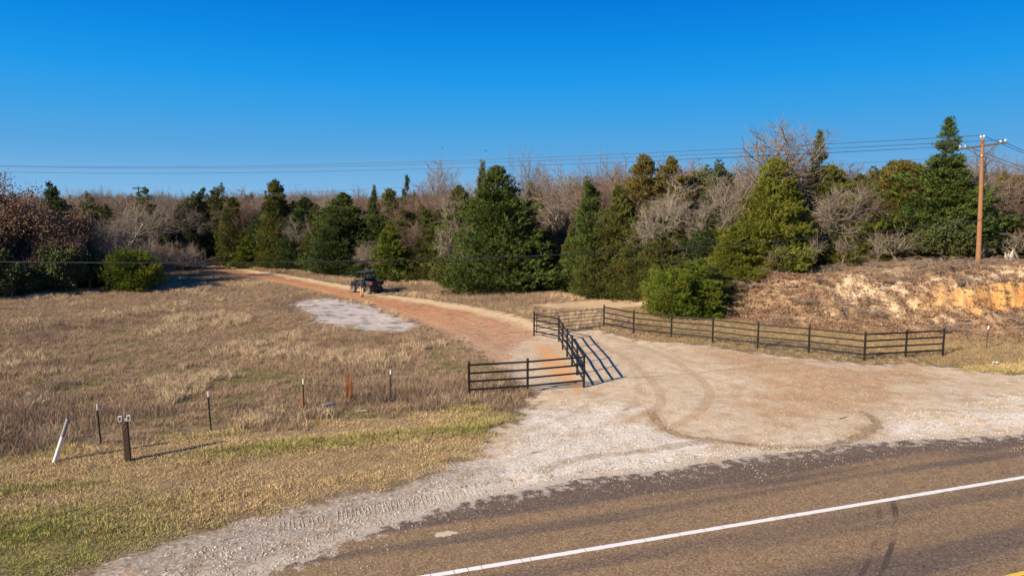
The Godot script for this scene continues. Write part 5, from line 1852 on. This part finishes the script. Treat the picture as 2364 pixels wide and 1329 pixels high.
func build_person() -> void:
	# walks away from the camera towards the vehicle; own axes: -z is ahead, feet at y = 0
	var o := thing("person", "person in a navy hooded jacket and tan trousers walking towards the black vehicle", "person", spot(-12.98, 58.62, 0.0), 0.1)
	var V := func(x: float, y: float, z: float) -> Vector3: return Vector3(x, y, z)
	var skin := mat("skin", 0.45, 0.25, 0.17, 0.6)
	var bones := []
	var head := Vector3(0.0, 1.66, -0.03)
	bones.append([Vector3(0, 1.46, -0.01), Vector3(0, 1.6, -0.03), 0.058, 0.055])
	bones.append([head + Vector3(0, 0.03, 0.015), head + Vector3(0, 0.03, -0.02), 0.092, 0.085])
	bones.append([head + Vector3(0, -0.06, -0.04), head + Vector3(0, 0.0, -0.04), 0.058, 0.075])
	bones.append([head + Vector3(0, -0.015, -0.115), head + Vector3(0, 0.02, -0.1), 0.016, 0.012])   # nose
	for sx in [-1.0, 1.0]:
		bones.append([head + Vector3(sx * 0.088, -0.01, 0.005), head + Vector3(sx * 0.09, 0.025, 0.01), 0.018, 0.02])  # ears
	var body := blob(bones, 0.012, 0.03)
	# hands: a palm and five bent fingers each
	for sx in [-1.0, 1.0]:
		var w := Vector3(0.30 * sx, 0.86, -0.06 if sx > 0 else 0.06)
		var hb := [[w + Vector3(0, 0.06, 0), w, 0.027, 0.028], [w, w + Vector3(0.0, -0.075, -0.015), 0.03, 0.033]]
		hb.append([w + Vector3(0, -0.03, -0.025), w + Vector3(0, -0.03, 0.025), 0.02, 0.02])
		for k in 4:
			var z := -0.034 + k * 0.022
			var L: float = [0.036, 0.042, 0.039, 0.03][k]
			var r0 := w + Vector3(0, -0.085, z - 0.01)
			var r1 := r0 + Vector3(-0.006 * sx, -L, -0.006)
			hb.append([r0, r1, 0.0095, 0.009])
			hb.append([r1, r1 + Vector3(-0.018 * sx, -L * 0.8, 0.004), 0.009, 0.0075])
		hb.append([w + Vector3(0, -0.02, -0.03), w + Vector3(-0.008 * sx, -0.06, -0.058), 0.012, 0.011])
		hb.append([w + Vector3(-0.008 * sx, -0.06, -0.058), w + Vector3(-0.014 * sx, -0.095, -0.062), 0.011, 0.008])
		var h := blob(hb, 0.0045, 0.008)
		body.v.append_array(h.v); body.n.append_array(h.n); body.c.append_array(h.c)
	put("body", body, skin, o)
	# eyes and mouth
	for sx in [-1.0, 1.0]:
		var e := Shape.new()
		e.lathe(head + Vector3(sx * 0.034, 0.02, -0.1), [[0.0, -0.008], [0.009, -0.004], [0.0, 0.004]], Vector3(0, 0, -1), 8)
		put("eye", e, mat("eye", 0.05, 0.04, 0.03, 0.3), o)
	var mo := Shape.new()
	mo.box(head + Vector3(0, -0.062, -0.098), Vector3(0.045, 0.01, 0.01), Basis.IDENTITY, 0.003)
	put("mouth", mo, mat("lips", 0.35, 0.13, 0.1), o)
	put("hair", blob([[head + Vector3(0, 0.055, 0.02), head + Vector3(0, 0.06, -0.03), 0.094, 0.086], [head + Vector3(0, 0.0, 0.045), head + Vector3(0, 0.05, 0.04), 0.07, 0.085]], 0.012, 0.02), mat("hair", 0.045, 0.028, 0.018), o)
	var jacket := [
		[Vector3(0, 0.92, 0), Vector3(0, 1.12, 0.0), 0.165, 0.165], [Vector3(-0.06, 0.94, 0), Vector3(-0.06, 1.1, 0), 0.145, 0.15], [Vector3(0.06, 0.94, 0), Vector3(0.06, 1.1, 0), 0.145, 0.15],
		[Vector3(-0.09, 1.2, 0), Vector3(0.09, 1.2, 0), 0.155, 0.155], [Vector3(-0.13, 1.37, 0), Vector3(0.13, 1.37, 0), 0.1, 0.1],
		[Vector3(-0.07, 1.46, 0.035), Vector3(0.07, 1.46, 0.035), 0.062, 0.062], [Vector3(0, 1.4, 0.1), Vector3(0, 1.44, 0.075), 0.07, 0.06]]
	for sx in [-1.0, 1.0]:
		var z := -0.03 if sx > 0 else 0.09
		jacket.append([Vector3(0.19 * sx, 1.38, 0), Vector3(0.275 * sx, 1.14, z), 0.082, 0.066])
		jacket.append([Vector3(0.275 * sx, 1.14, z), Vector3(0.30 * sx, 0.92, z - 0.035), 0.064, 0.05])
	put("jacket", blob(jacket, 0.016, 0.05), mat("jacket navy", 0.017, 0.019, 0.034, 0.85), o)
	var legs := [[Vector3(-0.07, 0.9, 0), Vector3(0.07, 0.9, 0), 0.145, 0.145]]
	legs.append([Vector3(-0.09, 0.88, 0), Vector3(-0.085, 0.5, -0.05), 0.108, 0.078])
	legs.append([Vector3(-0.085, 0.5, -0.05), Vector3(-0.08, 0.1, 0.05), 0.074, 0.058])
	legs.append([Vector3(0.09, 0.88, 0), Vector3(0.07, 0.5, 0.0), 0.108, 0.078])
	legs.append([Vector3(0.07, 0.5, 0.0), Vector3(0.06, 0.1, -0.06), 0.074, 0.058])
	put("trousers", blob(legs, 0.016, 0.03), mat("trousers tan", 0.40, 0.26, 0.15, 0.9), o)
	for q in [[-0.08, 0.05], [0.06, -0.06]]:
		put("shoe", blob([[Vector3(q[0], 0.05, q[1] + 0.05), Vector3(q[0] * 1.15, 0.042, q[1] - 0.14), 0.048, 0.04], [Vector3(q[0], 0.05, q[1] + 0.02), Vector3(q[0], 0.11, q[1] + 0.01), 0.05, 0.05]], 0.014, 0.02), mat("shoe", 0.05, 0.035, 0.028, 0.6), o)


# ------------------------------------------------------------------ sky
func air() -> Image:                          # clear air: one colour for each height above the horizon, all the way round
	var stops := [[-90.0, 0.20, 0.17, 0.13], [-0.5, 0.24, 0.24, 0.24], [0.0, 0.29, 0.54, 0.80], [2.0, 0.20, 0.46, 0.77], [4.6, 0.105, 0.385, 0.74], [7.5, 0.045, 0.355, 0.79], [10.2, 0.014, 0.318, 0.82], [13.0, 0.005, 0.258, 0.78], [16.5, 0.002, 0.19, 0.71], [25.0, 0.002, 0.14, 0.58], [45.0, 0.002, 0.105, 0.44], [90.0, 0.002, 0.085, 0.36]]
	var im := Image.create_empty(1024, 512, false, Image.FORMAT_RGBF)
	for y in 512:
		var el := 90.0 - (y + 0.5) * 180.0 / 512.0
		for i in stops.size() - 1:
			var a: Array = stops[i]
			var b: Array = stops[i + 1]
			if el >= a[0] and el <= b[0]:
				var t: float = (el - a[0]) / (b[0] - a[0])
				im.fill_rect(Rect2i(0, y, 1024, 1), Color(lerpf(a[1], b[1], t), lerpf(a[2], b[2], t), lerpf(a[3], b[3], t)) / 1.9)
	return im


# ------------------------------------------------------------------
func _ready() -> void:
	# camera
	var cam := Camera3D.new()
	cam.name = "camera"
	cam.position = Vector3(0, 7.6, 0)
	cam.rotation_degrees = Vector3(-6.641, 0, 0)
	cam.fov = 45.724
	cam.near = 0.1
	cam.far = 6000.0
	add_child(cam)
	cam.current = true
	# clear winter sky
	var env := Environment.new()
	env.background_mode = Environment.BG_SKY
	env.tonemap_mode = Environment.TONE_MAPPER_LINEAR
	env.tonemap_exposure = 1.9
	env.sdfgi_enabled = true
	env.ssao_enabled = true
	env.ssil_enabled = true
	var sky := Sky.new()
	var pano := PanoramaSkyMaterial.new()
	pano.panorama = ImageTexture.create_from_image(air())
	sky.sky_material = pano
	env.sky = sky
	var we := WorldEnvironment.new()
	we.name = "environment"
	we.environment = env
	add_child(we)
	# low sun, behind the camera and to its left
	var sun := DirectionalLight3D.new()
	sun.name = "sun"
	sun.light_energy = 1.6
	sun.light_color = Color(1.0, 0.93, 0.81)
	sun.light_angular_distance = 0.5
	sun.shadow_enabled = true
	add_child(sun)
	sun.look_at_from_position(Vector3.ZERO, Vector3(0.785 * 0.887, -0.462, -0.62 * 0.887), Vector3.UP)

	rng.seed = 4711
	wobble.seed = 5
	wobble.frequency = 0.025
	wobble.fractal_octaves = 3
	build_ground()
	build_road()
	print("road ", Time.get_ticks_msec())
	make_shapes()
	tints()
	print("shapes ", Time.get_ticks_msec())
	build_trees()
	build_bank()
	build_fences()
	build_lines()
	build_vehicle()
	build_person()
	print("objects ", Time.get_ticks_msec())
	build_gravel()
	build_grass()
